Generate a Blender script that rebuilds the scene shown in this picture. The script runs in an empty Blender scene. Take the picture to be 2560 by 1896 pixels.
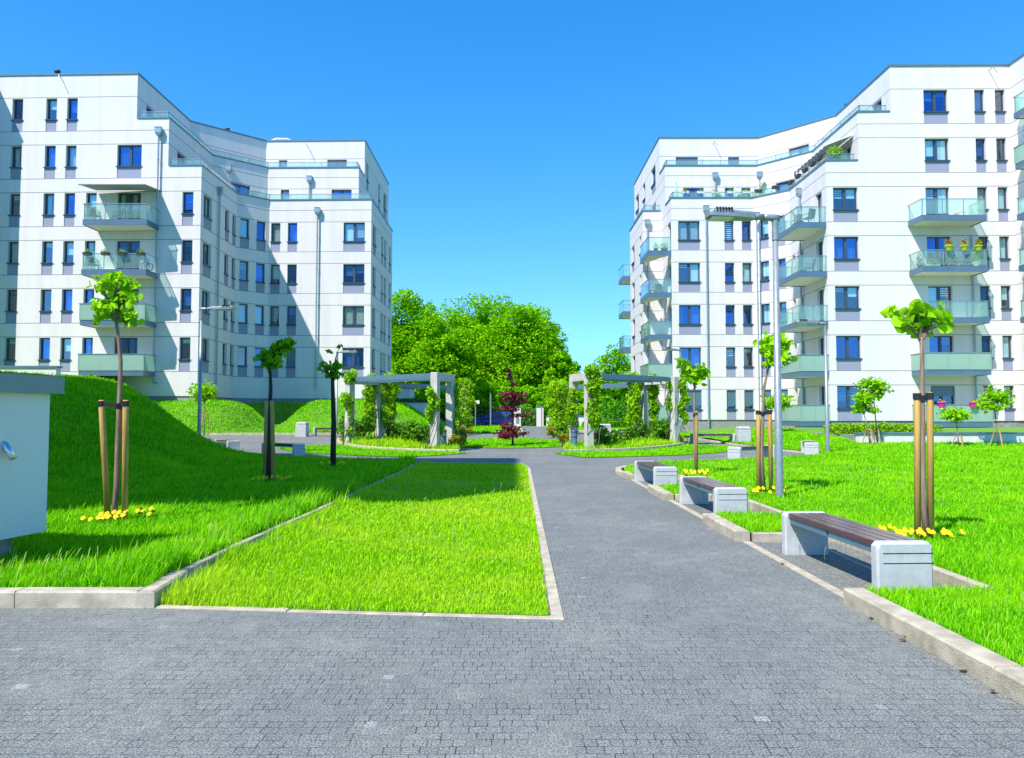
import bpy, bmesh, math, random
import numpy as np
from mathutils import Vector, Matrix
from mathutils.geometry import delaunay_2d_cdt
random.seed(7); rng = np.random.default_rng(11)
SC = bpy.context.scene; COL = SC.collection
R = math.radians
# ------------------------------------------------------------------ survey helpers
F = 1850.0; EYE = 1.5; TH = math.atan(87/1850); CT, ST = math.cos(TH), math.sin(TH)
K = 2560/2231.0
def ray(u, v):
    x = (u-1280)/F; y = -(v-948)/F
    return x, CT-y*ST, ST+y*CT
def at_z(u, v, z):
    x, y, zz = ray(u, v); t = (z-EYE)/zz
    return (x*t, y*t)
def at_y(u, v, Y):
    x, y, zz = ray(u, v); t = Y/y
    return Vector((x*t, Y, EYE+zz*t))
def oy(u, v, Y): return at_y(u*K, v*K, Y)
def smooth(t):
    t = np.clip(t, 0, 1); return t*t*(3-2*t)
# ------------------------------------------------------------------ terrain
def gbase(x, y):
    return 0.35*smooth((y-27.0)/15.0)
def mound(x, y):
    h = 2.6*smooth((-7.0-x)/8.5)*smooth((y-9.5)/12.0)
    yl = 24.6+(-8.0-x)*1.0
    return h*smooth((yl-y)/4.5+.1)
def embank(x, y):
    yf = 40.4+3.2*smooth((x+17.5)/3.5)
    e = 1.95*smooth((y-yf)/4.6)*smooth((-5.0-x)/4.0)
    e = e*(1-.80*np.exp(-((x+.318*y)/1.45)**2)*smooth((52.2-y)/2.2))
    hi = 3.3*smooth((-19.5-x)/5.0)*smooth((y-29)/9.0)
    return np.maximum(e, hi)
def platform(x, y):
    return 0.25*smooth((x-11.5)/4.0)*smooth((y-30)/3.0)
def T(x, y):
    return gbase(x, y)+np.maximum(mound(x, y), embank(x, y))+platform(x, y)
def Tz(x, y): return float(T(np.float64(x), np.float64(y)))
# ------------------------------------------------------------------ objects
def props(o, label=None, cat=None, group=None, kind=None):
    if label: o['label'] = label
    if cat: o['category'] = cat
    if group: o['group'] = group
    if kind: o['kind'] = kind
    return o
def thing(name, loc, label, cat, group=None, rz=0):
    o = bpy.data.objects.new(name, None); COL.objects.link(o)
    o.location = loc; o.rotation_euler = (0, 0, rz); o.empty_display_size = .3
    o['base'] = 0
    del o['base']
    return props(o, label, cat, group)
def wloc(o):
    v = Vector((0, 0, 0))
    while o is not None:
        v = v+Vector(o.location); o = o.parent
    return v
def copy_tree(o, parent=None):
    c = o.copy(); COL.objects.link(c)
    if parent is not None: c.parent = parent
    for ch in list(o.children): copy_tree(ch, c)
    return c
class MB:
    def __init__(s): s.v = []; s.f = []
    def add(s, vs, fs):
        b = len(s.v); s.v += [tuple(p) for p in vs]; s.f += [tuple(b+i for i in f) for f in fs]
    def quad(s, a, b, c, d): s.add([a, b, c, d], [(0, 1, 2, 3)])
    def hexa(s, p):  # p: 8 corners bottom ccw 0-3, top 4-7
        s.add(p, [(3, 2, 1, 0), (4, 5, 6, 7), (0, 1, 5, 4), (1, 2, 6, 5), (2, 3, 7, 6), (3, 0, 4, 7)])
    def box(s, x0, x1, y0, y1, z0, z1):
        s.hexa([(x0, y0, z0), (x1, y0, z0), (x1, y1, z0), (x0, y1, z0), (x0, y0, z1), (x1, y0, z1), (x1, y1, z1), (x0, y1, z1)])
    def obox(s, fr, s0, s1, n0, n1, z0, z1):
        (ox, oy_), (dx, dy), (nx, ny) = fr
        def P(a, b, z): return (ox+dx*a+nx*b, oy_+dy*a+ny*b, z)
        s.hexa([P(s0, n1, z0), P(s1, n1, z0), P(s1, n0, z0), P(s0, n0, z0), P(s0, n1, z1), P(s1, n1, z1), P(s1, n0, z1), P(s0, n0, z1)])
    def bevelbox(s, x0, x1, y0, y1, z0, z1, b=.02):
        # box with chamfered vertical and top edges
        def ring(i, z): return [(x0+i+b, y0+i, z), (x1-i-b, y0+i, z), (x1-i, y0+i+b, z), (x1-i, y1-i-b, z), (x1-i-b, y1-i, z), (x0+i+b, y1-i, z), (x0+i, y1-i-b, z), (x0+i, y0+i+b, z)]
        vs = ring(0, z0)+ring(0, z1-b)+ring(b, z1)
        fs = [tuple(range(7, -1, -1)), tuple(range(16, 24))]
        for k in range(2):
            for i in range(8):
                j = (i+1) % 8; fs.append((k*8+i, k*8+j, k*8+8+j, k*8+8+i))
        s.add(vs, fs)
    def prism(s, poly, z0, z1):
        n = len(poly); vs = [(p[0], p[1], z0) for p in poly]+[(p[0], p[1], z1) for p in poly]
        s.add(vs, [tuple(range(n-1, -1, -1)), tuple(range(n, 2*n))]+[(i, (i+1) % n, n+(i+1) % n, n+i) for i in range(n)])
    def tube(s, pts, rad, n=8, cap=True):
        pts = [Vector(p) for p in pts]
        if not hasattr(rad, '__len__'): rad = [rad]*len(pts)
        vs = []; fs = []; up = Vector((0, 0, 1)); prev = None
        for i, p in enumerate(pts):
            d = (pts[min(i+1, len(pts)-1)]-pts[max(i-1, 0)]).normalized()
            if prev is None: a = d.cross(up if abs(d.z) < .9 else Vector((1, 0, 0))).normalized()
            else: a = (prev-d*prev.dot(d)).normalized()
            prev = a; b = d.cross(a)
            for k in range(n):
                t = 2*math.pi*k/n; vs.append(p+(a*math.cos(t)+b*math.sin(t))*rad[i])
        for i in range(len(pts)-1):
            for k in range(n):
                k2 = (k+1) % n; fs.append((i*n+k, i*n+k2, (i+1)*n+k2, (i+1)*n+k))
        if cap: fs += [tuple(range(n-1, -1, -1)), tuple(range((len(pts)-1)*n, len(pts)*n))]
        s.add(vs, fs)
    def build(s, name, mat, parent=None, smooth_=False, bevel=0):
        me = bpy.data.meshes.new(name)
        off = wloc(parent) if parent else Vector((0, 0, 0))
        me.from_pydata([(p[0]-off.x, p[1]-off.y, p[2]-off.z) for p in s.v], [], s.f)
        me.materials.append(mat)
        bm = bmesh.new(); bm.from_mesh(me); bmesh.ops.recalc_face_normals(bm, faces=bm.faces); bm.to_mesh(me); bm.free()
        if smooth_: me.polygons.foreach_set('use_smooth', [True]*len(me.polygons))
        o = bpy.data.objects.new(name, me); COL.objects.link(o)
        if parent: o.parent = parent
        if bevel:
            md = o.modifiers.new('bevel', 'BEVEL'); md.width = bevel; md.segments = 2; md.limit_method = 'ANGLE'
        return o
def npmesh(name, V, faces_flat, sizes, mat, parent=None, smooth_=False):
    me = bpy.data.meshes.new(name)
    if parent: 
        w = wloc(parent); V = V-np.array([w.x, w.y, w.z])
    me.vertices.add(len(V)); me.vertices.foreach_set('co', V.astype(np.float32).ravel())
    me.loops.add(len(faces_flat)); me.loops.foreach_set('vertex_index', faces_flat.astype(np.int32))
    me.polygons.add(len(sizes)); st = np.concatenate([[0], np.cumsum(sizes)[:-1]])
    me.polygons.foreach_set('loop_start', st.astype(np.int32))
    me.update(calc_edges=True); me.materials.append(mat)
    if smooth_: me.polygons.foreach_set('use_smooth', np.ones(len(sizes), bool))
    o = bpy.data.objects.new(name, me); COL.objects.link(o)
    if parent: o.parent = parent
    return o
# ------------------------------------------------------------------ materials
def newmat(name):
    m = bpy.data.materials.new(name); m.use_nodes = True; nt = m.node_tree
    for n in list(nt.nodes): nt.nodes.remove(n)
    return m, nt
def N(nt, t, **kw):
    n = nt.nodes.new(t)
    for k, v in kw.items():
        if k in n.inputs: n.inputs[k].default_value = v
        else: setattr(n, k, v)
    return n
def L(nt, a, b): nt.links.new(a, b)
def rgb(c): return (c[0], c[1], c[2], 1)
def simple(name, col, rough=.6, metal=0, var=.12, scale=8, bump=.0, bscale=60, spec=.5, dirt=0):
    m, nt = newmat(name); out = N(nt, 'ShaderNodeOutputMaterial'); p = N(nt, 'ShaderNodeBsdfPrincipled')
    p.inputs['Roughness'].default_value = rough; p.inputs['Metallic'].default_value = metal
    p.inputs['Specular IOR Level'].default_value = spec
    tc = N(nt, 'ShaderNodeTexCoord'); no = N(nt, 'ShaderNodeTexNoise'); no.inputs['Scale'].default_value = scale; no.inputs['Detail'].default_value = 6
    L(nt, tc.outputs['Object'], no.inputs['Vector'])
    cr = N(nt, 'ShaderNodeValToRGB'); cr.color_ramp.elements[0].position = .3; cr.color_ramp.elements[1].position = .7
    cr.color_ramp.elements[0].color = rgb([c*(1-var) for c in col]); cr.color_ramp.elements[1].color = rgb([min(1, c*(1+var)) for c in col])
    L(nt, no.outputs['Fac'], cr.inputs['Fac']); L(nt, cr.outputs['Color'], p.inputs['Base Color'])
    if bump:
        n2 = N(nt, 'ShaderNodeTexNoise'); n2.inputs['Scale'].default_value = bscale; n2.inputs['Detail'].default_value = 8
        L(nt, tc.outputs['Object'], n2.inputs['Vector'])
        b = N(nt, 'ShaderNodeBump'); b.inputs['Strength'].default_value = bump; b.inputs['Distance'].default_value = .02
        L(nt, n2.outputs['Fac'], b.inputs['Height']); L(nt, b.outputs['Normal'], p.inputs['Normal'])
    L(nt, p.outputs['BSDF'], out.inputs['Surface'])
    return m
def math_(nt, op, a, b=None):
    n = N(nt, 'ShaderNodeMath', operation=op)
    for i, q in enumerate((a, b)):
        if q is None: continue
        if isinstance(q, (int, float)): n.inputs[i].default_value = q
        else: L(nt, q, n.inputs[i])
    return n.outputs[0]
def stucco(name, zmin, col=(.715, .68, .67)):
    m, nt = newmat(name); out = N(nt, 'ShaderNodeOutputMaterial'); p = N(nt, 'ShaderNodeBsdfPrincipled')
    p.inputs['Roughness'].default_value = .85; p.inputs['Specular IOR Level'].default_value = .2
    ge = N(nt, 'ShaderNodeNewGeometry'); sp = N(nt, 'ShaderNodeSeparateXYZ'); L(nt, ge.outputs['Position'], sp.inputs[0]); z = sp.outputs['Z']
    def line(z0):
        a = math_(nt, 'SUBTRACT', z, z0-1.5); fr = math_(nt, 'FLOORED_MODULO', a, 3.0); d = math_(nt, 'ABSOLUTE', math_(nt, 'SUBTRACT', fr, 1.5))
        return math_(nt, 'LESS_THAN', d, .02)
    ln = math_(nt, 'MAXIMUM', line(3.22), line(1.07))
    ln = math_(nt, 'MULTIPLY', ln, math_(nt, 'GREATER_THAN', z, zmin)); ln = math_(nt, 'MULTIPLY', ln, math_(nt, 'LESS_THAN', z, 21.8))
    no = N(nt, 'ShaderNodeTexNoise'); no.inputs['Scale'].default_value = .9; no.inputs['Detail'].default_value = 8
    mp = N(nt, 'ShaderNodeMapping'); mp.inputs['Scale'].default_value = (2.2, 2.2, .22); L(nt, ge.outputs['Position'], mp.inputs['Vector']); L(nt, mp.outputs[0], no.inputs['Vector'])
    cr = N(nt, 'ShaderNodeValToRGB'); cr.color_ramp.elements[0].position = .32; cr.color_ramp.elements[1].position = .62
    cr.color_ramp.elements[0].color = rgb([c*.92 for c in col]); cr.color_ramp.elements[1].color = rgb(col)
    L(nt, no.outputs['Fac'], cr.inputs['Fac'])
    mx = N(nt, 'ShaderNodeMix', data_type='RGBA'); L(nt, ln, mx.inputs[0]); L(nt, cr.outputs[0], mx.inputs[6]); mx.inputs[7].default_value = (.20, .20, .21, 1)
    L(nt, mx.outputs[2], p.inputs['Base Color'])
    n2 = N(nt, 'ShaderNodeTexNoise'); n2.inputs['Scale'].default_value = 22; n2.inputs['Detail'].default_value = 5; L(nt, ge.outputs['Position'], n2.inputs['Vector'])
    b = N(nt, 'ShaderNodeBump'); b.inputs['Strength'].default_value = .12; b.inputs['Distance'].default_value = .02; L(nt, n2.outputs['Fac'], b.inputs['Height']); L(nt, b.outputs[0], p.inputs['Normal'])
    L(nt, p.outputs['BSDF'], out.inputs['Surface']); return m
def glass(name, tint, refl_ior, rough=.0, diff=None, dfac=0, gcol=(.9, .95, 1)):
    m, nt = newmat(name); out = N(nt, 'ShaderNodeOutputMaterial')
    tr = N(nt, 'ShaderNodeBsdfTransparent'); tr.inputs[0].default_value = rgb(tint)
    gl = N(nt, 'ShaderNodeBsdfGlossy'); gl.inputs['Roughness'].default_value = rough; gl.inputs['Color'].default_value = rgb(gcol)
    r0 = ((refl_ior-1)/(refl_ior+1))**2; lw = N(nt, 'ShaderNodeLayerWeight'); lw.inputs['Blend'].default_value = .5
    ff = math_(nt, 'ADD', math_(nt, 'MULTIPLY', math_(nt, 'POWER', lw.outputs['Facing'], 4.0), (1-r0)*.8), r0)
    base = tr.outputs[0]
    if dfac:
        df = N(nt, 'ShaderNodeBsdfDiffuse'); df.inputs['Color'].default_value = rgb(diff); tl = N(nt, 'ShaderNodeBsdfTranslucent'); tl.inputs['Color'].default_value = rgb(diff)
        m0 = N(nt, 'ShaderNodeMixShader'); m0.inputs[0].default_value = .45; L(nt, df.outputs[0], m0.inputs[1]); L(nt, tl.outputs[0], m0.inputs[2])
        m1 = N(nt, 'ShaderNodeMixShader'); m1.inputs[0].default_value = dfac; L(nt, base, m1.inputs[1]); L(nt, m0.outputs[0], m1.inputs[2]); base = m1.outputs[0]
    mx = N(nt, 'ShaderNodeMixShader'); L(nt, ff, mx.inputs[0]); L(nt, base, mx.inputs[1]); L(nt, gl.outputs[0], mx.inputs[2])
    L(nt, mx.outputs[0], out.inputs['Surface']); return m
def foliage(name, c1, c2, c3=None, trans=.35, patch=None, pscale=.5, rough=.55):
    """leaf / blade colour varies per island, plus soft patches of a dryer tone"""
    m, nt = newmat(name); out = N(nt, 'ShaderNodeOutputMaterial'); p = N(nt, 'ShaderNodeBsdfPrincipled')
    p.inputs['Roughness'].default_value = rough; p.inputs['Specular IOR Level'].default_value = .08
    ge = N(nt, 'ShaderNodeNewGeometry'); cr = N(nt, 'ShaderNodeValToRGB'); e = cr.color_ramp.elements
    e[0].color = rgb(c1); e[1].color = rgb(c2)
    if c3 is not None:
        e[1].position = .85; q = e.new(1.0); q.color = rgb(c3)
    L(nt, ge.outputs['Random Per Island'], cr.inputs['Fac']); col = cr.outputs[0]
    if patch is not None:
        no = N(nt, 'ShaderNodeTexNoise'); no.inputs['Scale'].default_value = pscale; no.inputs['Detail'].default_value = 5; L(nt, ge.outputs['Position'], no.inputs['Vector'])
        r2 = N(nt, 'ShaderNodeValToRGB'); r2.color_ramp.elements[0].position = .45; r2.color_ramp.elements[1].position = .72
        L(nt, no.outputs['Fac'], r2.inputs['Fac'])
        mx = N(nt, 'ShaderNodeMix', data_type='RGBA'); L(nt, r2.outputs[0], mx.inputs[0]); L(nt, col, mx.inputs[6]); mx.inputs[7].default_value = rgb(patch); col = mx.outputs[2]
    L(nt, col, p.inputs['Base Color']); tl = N(nt, 'ShaderNodeBsdfTranslucent'); L(nt, col, tl.inputs['Color'])
    mx = N(nt, 'ShaderNodeMixShader'); mx.inputs[0].default_value = trans; L(nt, p.outputs[0], mx.inputs[1]); L(nt, tl.outputs[0], mx.inputs[2]); L(nt, mx.outputs[0], out.inputs['Surface'])
    return m
def paving():
    m, nt = newmat('paving_setts'); out = N(nt, 'ShaderNodeOutputMaterial'); p = N(nt, 'ShaderNodeBsdfPrincipled')
    p.inputs['Roughness'].default_value = .8; p.inputs['Specular IOR Level'].default_value = .35
    tc = N(nt, 'ShaderNodeTexCoord'); pos = tc.outputs['Object']
    wn = N(nt, 'ShaderNodeTexNoise'); wn.inputs['Scale'].default_value = 1.1; wn.inputs['Detail'].default_value = 3; L(nt, pos, wn.inputs['Vector'])
    vs = N(nt, 'ShaderNodeVectorMath', operation='SUBTRACT'); L(nt, wn.outputs['Color'], vs.inputs[0]); vs.inputs[1].default_value = (.5, .5, .5)
    vm = N(nt, 'ShaderNodeVectorMath', operation='SCALE'); L(nt, vs.outputs[0], vm.inputs[0]); vm.inputs['Scale'].default_value = .05
    va = N(nt, 'ShaderNodeVectorMath', operation='ADD'); L(nt, pos, va.inputs[0]); L(nt, vm.outputs[0], va.inputs[1])
    def brick(dx):
        b = N(nt, 'ShaderNodeTexBrick'); b.offset = .5; b.offset_frequency = 2; b.squash = .72; b.squash_frequency = 3
        b.inputs['Scale'].default_value = 1; b.inputs['Brick Width'].default_value = .082; b.inputs['Row Height'].default_value = .071
        b.inputs['Mortar Size'].default_value = .0027; b.inputs['Mortar Smooth'].default_value = .25; b.inputs['Bias'].default_value = 0
        b.inputs['Color1'].default_value = (0, 0, 0, 1); b.inputs['Color2'].default_value = (1, 1, 1, 1); L(nt, va.outputs[0], b.inputs['Vector']); return b
    b = brick(0)
    cr = N(nt, 'ShaderNodeValToRGB'); e = cr.color_ramp.elements; e[0].color = (.168, .182, .176, 1); e[1].color = (.204, .220, .213, 1)
    e[1].position = .998; q = e.new(1.0); q.color = (.31, .34, .35, 1)
    L(nt, b.outputs['Color'], cr.inputs['Fac'])
    # exposed aggregate grain
    n1 = N(nt, 'ShaderNodeTexNoise'); n1.inputs['Scale'].default_value = 105; n1.inputs['Detail'].default_value = 3; L(nt, pos, n1.inputs['Vector'])
    r1 = N(nt, 'ShaderNodeValToRGB'); r1.color_ramp.elements[0].position = .33; r1.color_ramp.elements[0].color = (.26, .26, .28, 1); r1.color_ramp.elements[1].position = .68; r1.color_ramp.elements[1].color = (1.75, 1.70, 1.62, 1)
    L(nt, n1.outputs['Fac'], r1.inputs['Fac'])
    mu = N(nt, 'ShaderNodeMix', data_type='RGBA', blend_type='MULTIPLY'); mu.inputs[0].default_value = .95; L(nt, cr.outputs[0], mu.inputs[6]); L(nt, r1.outputs[0], mu.inputs[7])
    n3 = N(nt, 'ShaderNodeTexNoise'); n3.inputs['Scale'].default_value = .55; n3.inputs['Detail'].default_value = 6; L(nt, pos, n3.inputs['Vector'])
    r3 = N(nt, 'ShaderNodeValToRGB'); r3.color_ramp.elements[0].position = .35; r3.color_ramp.elements[0].color = (.84, .86, .88, 1); r3.color_ramp.elements[1].position = .7; r3.color_ramp.elements[1].color = (1.12, 1.11, 1.08, 1)
    L(nt, n3.outputs['Fac'], r3.inputs['Fac'])
    m2 = N(nt, 'ShaderNodeMix', data_type='RGBA', blend_type='MULTIPLY'); m2.inputs[0].default_value = 1; L(nt, mu.outputs[2], m2.inputs[6]); L(nt, r3.outputs[0], m2.inputs[7])
    # joints: dark mostly, pale sand in patches, widely varying strength
    n4 = N(nt, 'ShaderNodeTexNoise'); n4.inputs['Scale'].default_value = 2.3; n4.inputs['Detail'].default_value = 5; L(nt, pos, n4.inputs['Vector'])
    jr = N(nt, 'ShaderNodeValToRGB'); jr.color_ramp.elements[0].position = .53; jr.color_ramp.elements[0].color = (.022, .026, .03, 1); jr.color_ramp.elements[1].position = .63; jr.color_ramp.elements[1].color = (.36, .34, .28, 1)
    L(nt, n4.outputs['Fac'], jr.inputs['Fac'])
    n5 = N(nt, 'ShaderNodeTexNoise'); n5.inputs['Scale'].default_value = 9; n5.inputs['Detail'].default_value = 2; L(nt, pos, n5.inputs['Vector'])
    mr = N(nt, 'ShaderNodeMapRange'); mr.inputs['From Min'].default_value = .4; mr.inputs['From Max'].default_value = .6; L(nt, n5.outputs['Fac'], mr.inputs['Value']); mr.inputs['To Min'].default_value = .12
    jf = math_(nt, 'MULTIPLY', b.outputs['Fac'], mr.outputs[0])
    m3 = N(nt, 'ShaderNodeMix', data_type='RGBA'); L(nt, jf, m3.inputs[0]); L(nt, m2.outputs[2], m3.inputs[6]); L(nt, jr.outputs[0], m3.inputs[7])
    L(nt, m3.outputs[2], p.inputs['Base Color'])
    h1 = math_(nt, 'MULTIPLY', b.outputs['Fac'], -1.0); h = math_(nt, 'ADD', h1, math_(nt, 'MULTIPLY', n1.outputs['Fac'], .5)); h = math_(nt, 'ADD', h, math_(nt, 'MULTIPLY', b.outputs['Color'], .35))
    bp = N(nt, 'ShaderNodeBump'); bp.inputs['Strength'].default_value = .55; bp.inputs['Distance'].default_value = .006; L(nt, h, bp.inputs['Height']); L(nt, bp.outputs[0], p.inputs['Normal'])
    L(nt, p.outputs[0], out.inputs['Surface']); return m
def wood(name, c1, c2, rough=.5, axis=2, sc=18):
    m, nt = newmat(name); out = N(nt, 'ShaderNodeOutputMaterial'); p = N(nt, 'ShaderNodeBsdfPrincipled'); p.inputs['Roughness'].default_value = rough
    tc = N(nt, 'ShaderNodeTexCoord'); mp = N(nt, 'ShaderNodeMapping'); s = [sc, sc, sc]; s[axis] = sc*.12; mp.inputs['Scale'].default_value = s
    L(nt, tc.outputs['Object'], mp.inputs[0]); no = N(nt, 'ShaderNodeTexNoise'); no.inputs['Scale'].default_value = 1; no.inputs['Detail'].default_value = 6; no.inputs['Distortion'].default_value = .6
    L(nt, mp.outputs[0], no.inputs['Vector']); cr = N(nt, 'ShaderNodeValToRGB'); cr.color_ramp.elements[0].position = .35; cr.color_ramp.elements[1].position = .65
    cr.color_ramp.elements[0].color = rgb(c1); cr.color_ramp.elements[1].color = rgb(c2); L(nt, no.outputs['Fac'], cr.inputs['Fac']); L(nt, cr.outputs[0], p.inputs['Base Color'])
    b = N(nt, 'ShaderNodeBump'); b.inputs['Strength'].default_value = .3; b.inputs['Distance'].default_value = .004; L(nt, no.outputs['Fac'], b.inputs['Height']); L(nt, b.outputs[0], p.inputs['Normal'])
    L(nt, p.outputs[0], out.inputs['Surface']); return m
M = dict(
 wall_r=stucco('white_stucco', .9), wall_l=stucco('white_stucco_lower', 4.0), plain=stucco('white_render', 99),
 plinth=simple('plinth_concrete', (.27, .27, .26), .8, var=.2, scale=6, bump=.4), spandrel=simple('spandrel_render', (.27, .29, .40), .8, var=.04, bump=.15),
 frame=simple('window_frame_metal', (.045, .07, .11), .4, var=.1), coping=simple('coping_metal', (.13, .22, .27), .35, .3, var=.06),
 fascia=simple('balcony_fascia_metal', (.09, .165, .25), .4, .1, var=.08, scale=2), soffit=simple('balcony_soffit', (.72, .70, .60), .8, var=.04),
 steel=simple('brushed_steel', (.35, .42, .42), .35, .7, var=.05), galv=simple('galvanised_steel', (.27, .31, .33), .45, .35, var=.14, scale=14),
 pipe=simple('downpipe_metal', (.27, .37, .42), .4, .3, var=.06), black=simple('black_plastic', (.015, .015, .018), .5),
 dark=simple('unlit_room_dark', (.012, .018, .03), .9), blind=simple('roller_blind', (.82, .88, .78), .8, var=.04), blind2=simple('warm_blind', (.55, .50, .38), .8, var=.05),
 concrete=simple('cast_concrete', (.50, .49, .44), .85, var=.14, scale=5, bump=.35, bscale=90), kerb=simple('kerb_concrete', (.46, .405, .30), .9, var=.26, scale=7, bump=.6, bscale=120),
 bench=simple('bench_concrete', (.47, .49, .48), .8, var=.1, scale=9, bump=.35, bscale=140), slat=wood('bench_slat_wood', (.07, .03, .028), (.12, .055, .045), .22, axis=1),
 beam=simple('painted_steel_beam', (.11, .20, .26), .4, .2, var=.05), stake=wood('stake_wood', (.40, .215, .05), (.58, .36, .10), .7), bark=wood('young_bark', (.17, .105, .075), (.30, .20, .15), .8, sc=30),
 darkbark=simple('dark_and_shaded_bark', (.035, .028, .02), .9, var=.3, scale=20, bump=.5), bigbark=simple('tree_bark', (.10, .08, .06), .9, var=.3, scale=4),
 glass=glass('window_glass', (.84, .94, .97), 2.2, .0), glass2=glass('sky_tinted_window_glass', (.55, .70, .90), 3.1, .0, gcol=(.30, .53, .90)), bglass=glass('balcony_glass', (.84, .96, .93), 1.35, 0, (.62, .88, .86), .16), frost=glass('frosted_glass', (.7, .85, .8), 1.4, .15, (.48, .68, .58), .82),  # glass2: blue sky reflection is put into the gloss colour
 pot_w=simple('white_planter', (.75, .75, .72), .5), pot_d=simple('dark_planter', (.05, .05, .06), .6), pot_p=simple('pink_planter', (.75, .02, .35), .5), pot_y=simple('yellow_planter', (.38, .46, .02), .5),
 red=foliage('red_petals', (.6, .01, .04), (.8, .02, .12), trans=.3), pink=foliage('pink_petals', (.55, .02, .35), (.7, .1, .5), trans=.3), yellow=foliage('yellow_petals', (.90, .62, .01), (.95, .80, .04), None, trans=.3),
 carpaint=simple('blue_car_paint', (.02, .07, .45), .2, .3), rubber=simple('tyre_rubber', (.02, .02, .02), .8), canvas=simple('awning_canvas', (.33, .36, .36), .8),
 pave=paving(),
 soil=simple('lawn_soil', (.10, .26, .008), .95, var=.35, scale=12), umb=simple('parasol_cloth', (.25, .65, .4), .8),
 wicker=simple('wicker', (.03, .035, .045), .7), chrome=simple('polished_steel', (.6, .62, .65), .18, .9, var=.03),
)
M['grass'] = foliage('grass_blades', (.16, .44, .001), (.44, .82, .004), (.64, .72, .08), trans=.4, patch=(.52, .72, .025), pscale=.6)
M['leaf'] = foliage('tree_leaves', (.14, .44, .002), (.38, .76, .006), trans=.4)
M['leaf_y'] = foliage('young_leaves', (.20, .52, .005), (.46, .78, .015), trans=.4)
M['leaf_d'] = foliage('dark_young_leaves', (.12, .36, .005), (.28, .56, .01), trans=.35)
M['vine'] = foliage('vine_leaves', (.18, .44, .005), (.42, .72, .015), trans=.35)
M['shrub'] = foliage('shrub_leaves', (.06, .22, .01), (.18, .42, .02), trans=.3)
M['maple'] = foliage('purple_leaves', (.10, .015, .03), (.32, .06, .085), trans=.3)
M['thuja'] = foliage('thuja_leaves', (.08, .36, .02), (.18, .55, .03), trans=.3)
M['hedge'] = foliage('hedge_leaves', (.16, .40, .01), (.36, .6, .02), trans=.3)
M['grass_green'] = foliage('grass_blades_green', (.07, .34, .001), (.26, .76, .003), (.45, .70, .05), trans=.4, patch=(.34, .72, .006), pscale=.8)
SKY_SAT=1.35; SKY_HUE=.497; SKY_STR=.13; SUN=4.8; EXPO=.6; SKY_VAL=1.3
M['gold'] = foliage('golden_leaves', (.35, .30, .01), (.40, .42, .03), (.45, .12, .02))
# ------------------------------------------------------------------ apartment blocks
def frame_of(p0, p1):
    d = Vector((p1[0]-p0[0], p1[1]-p0[1])); l = d.length; d /= l
    return ((p0[0], p0[1]), (d.x, d.y), (d.y, -d.x)), l
def offset_chain(ch, n):
    out = []
    for i, p in enumerate(ch):
        ns = []
        if i > 0: ns.append(Vector(frame_of(ch[i-1], p)[0][2]))
        if i < len(ch)-1: ns.append(Vector(frame_of(p, ch[i+1])[0][2]))
        if len(ns) == 1: o = ns[0]*n
        else:
            b = (ns[0]+ns[1]); o = b/(b.dot(ns[0]))*n if b.length > .1 else ns[0]*n
        out.append((p[0]+o.x, p[1]+o.y))
    return out
def ribbon(mb, ch, n0, n1, z0, z1):
    a = offset_chain(ch, n0); b = offset_chain(ch, n1)
    for i in range(len(ch)-1):
        mb.hexa([(a[i][0], a[i][1], z0), (b[i][0], b[i][1], z0), (b[i+1][0], b[i+1][1], z0), (a[i+1][0], a[i+1][1], z0),
                 (a[i][0], a[i][1], z1), (b[i][0], b[i][1], z1), (b[i+1][0], b[i+1][1], z1), (a[i+1][0], a[i+1][1], z1)])
def wallseg(mb, p0, p1, z0, z1, holes, rev=.30):
    fr, l = frame_of(p0, p1); (ox, oyy), (dx, dy), (nx, ny) = fr
    def P(s, n, z): return (ox+dx*s+nx*n, oyy+dy*s+ny*n, z)
    ss = sorted({0.0, l, *[h[0] for h in holes], *[h[1] for h in holes]}); zs = sorted({z0, z1, *[h[2] for h in holes], *[h[3] for h in holes]})
    for i in range(len(ss)-1):
        for j in range(len(zs)-1):
            sm, zm = (ss[i]+ss[i+1])/2, (zs[j]+zs[j+1])/2
            if any(h[0] < sm < h[1] and h[2] < zm < h[3] for h in holes): continue
            mb.quad(P(ss[i], 0, zs[j]), P(ss[i+1], 0, zs[j]), P(ss[i+1], 0, zs[j+1]), P(ss[i], 0, zs[j+1]))
    for a, b, c, d in holes:
        mb.quad(P(a, 0, c), P(a, -rev, c), P(a, -rev, d), P(a, 0, d)); mb.quad(P(b, 0, c), P(b, 0, d), P(b, -rev, d), P(b, -rev, c))
        mb.quad(P(a, 0, d), P(a, -rev, d), P(b, -rev, d), P(b, 0, d)); mb.quad(P(a, 0, c), P(b, 0, c), P(b, -rev, c), P(a, -rev, c))
def zH(k): return 3.22+3.0*(k-1)
wr = random.Random(5)
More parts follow.
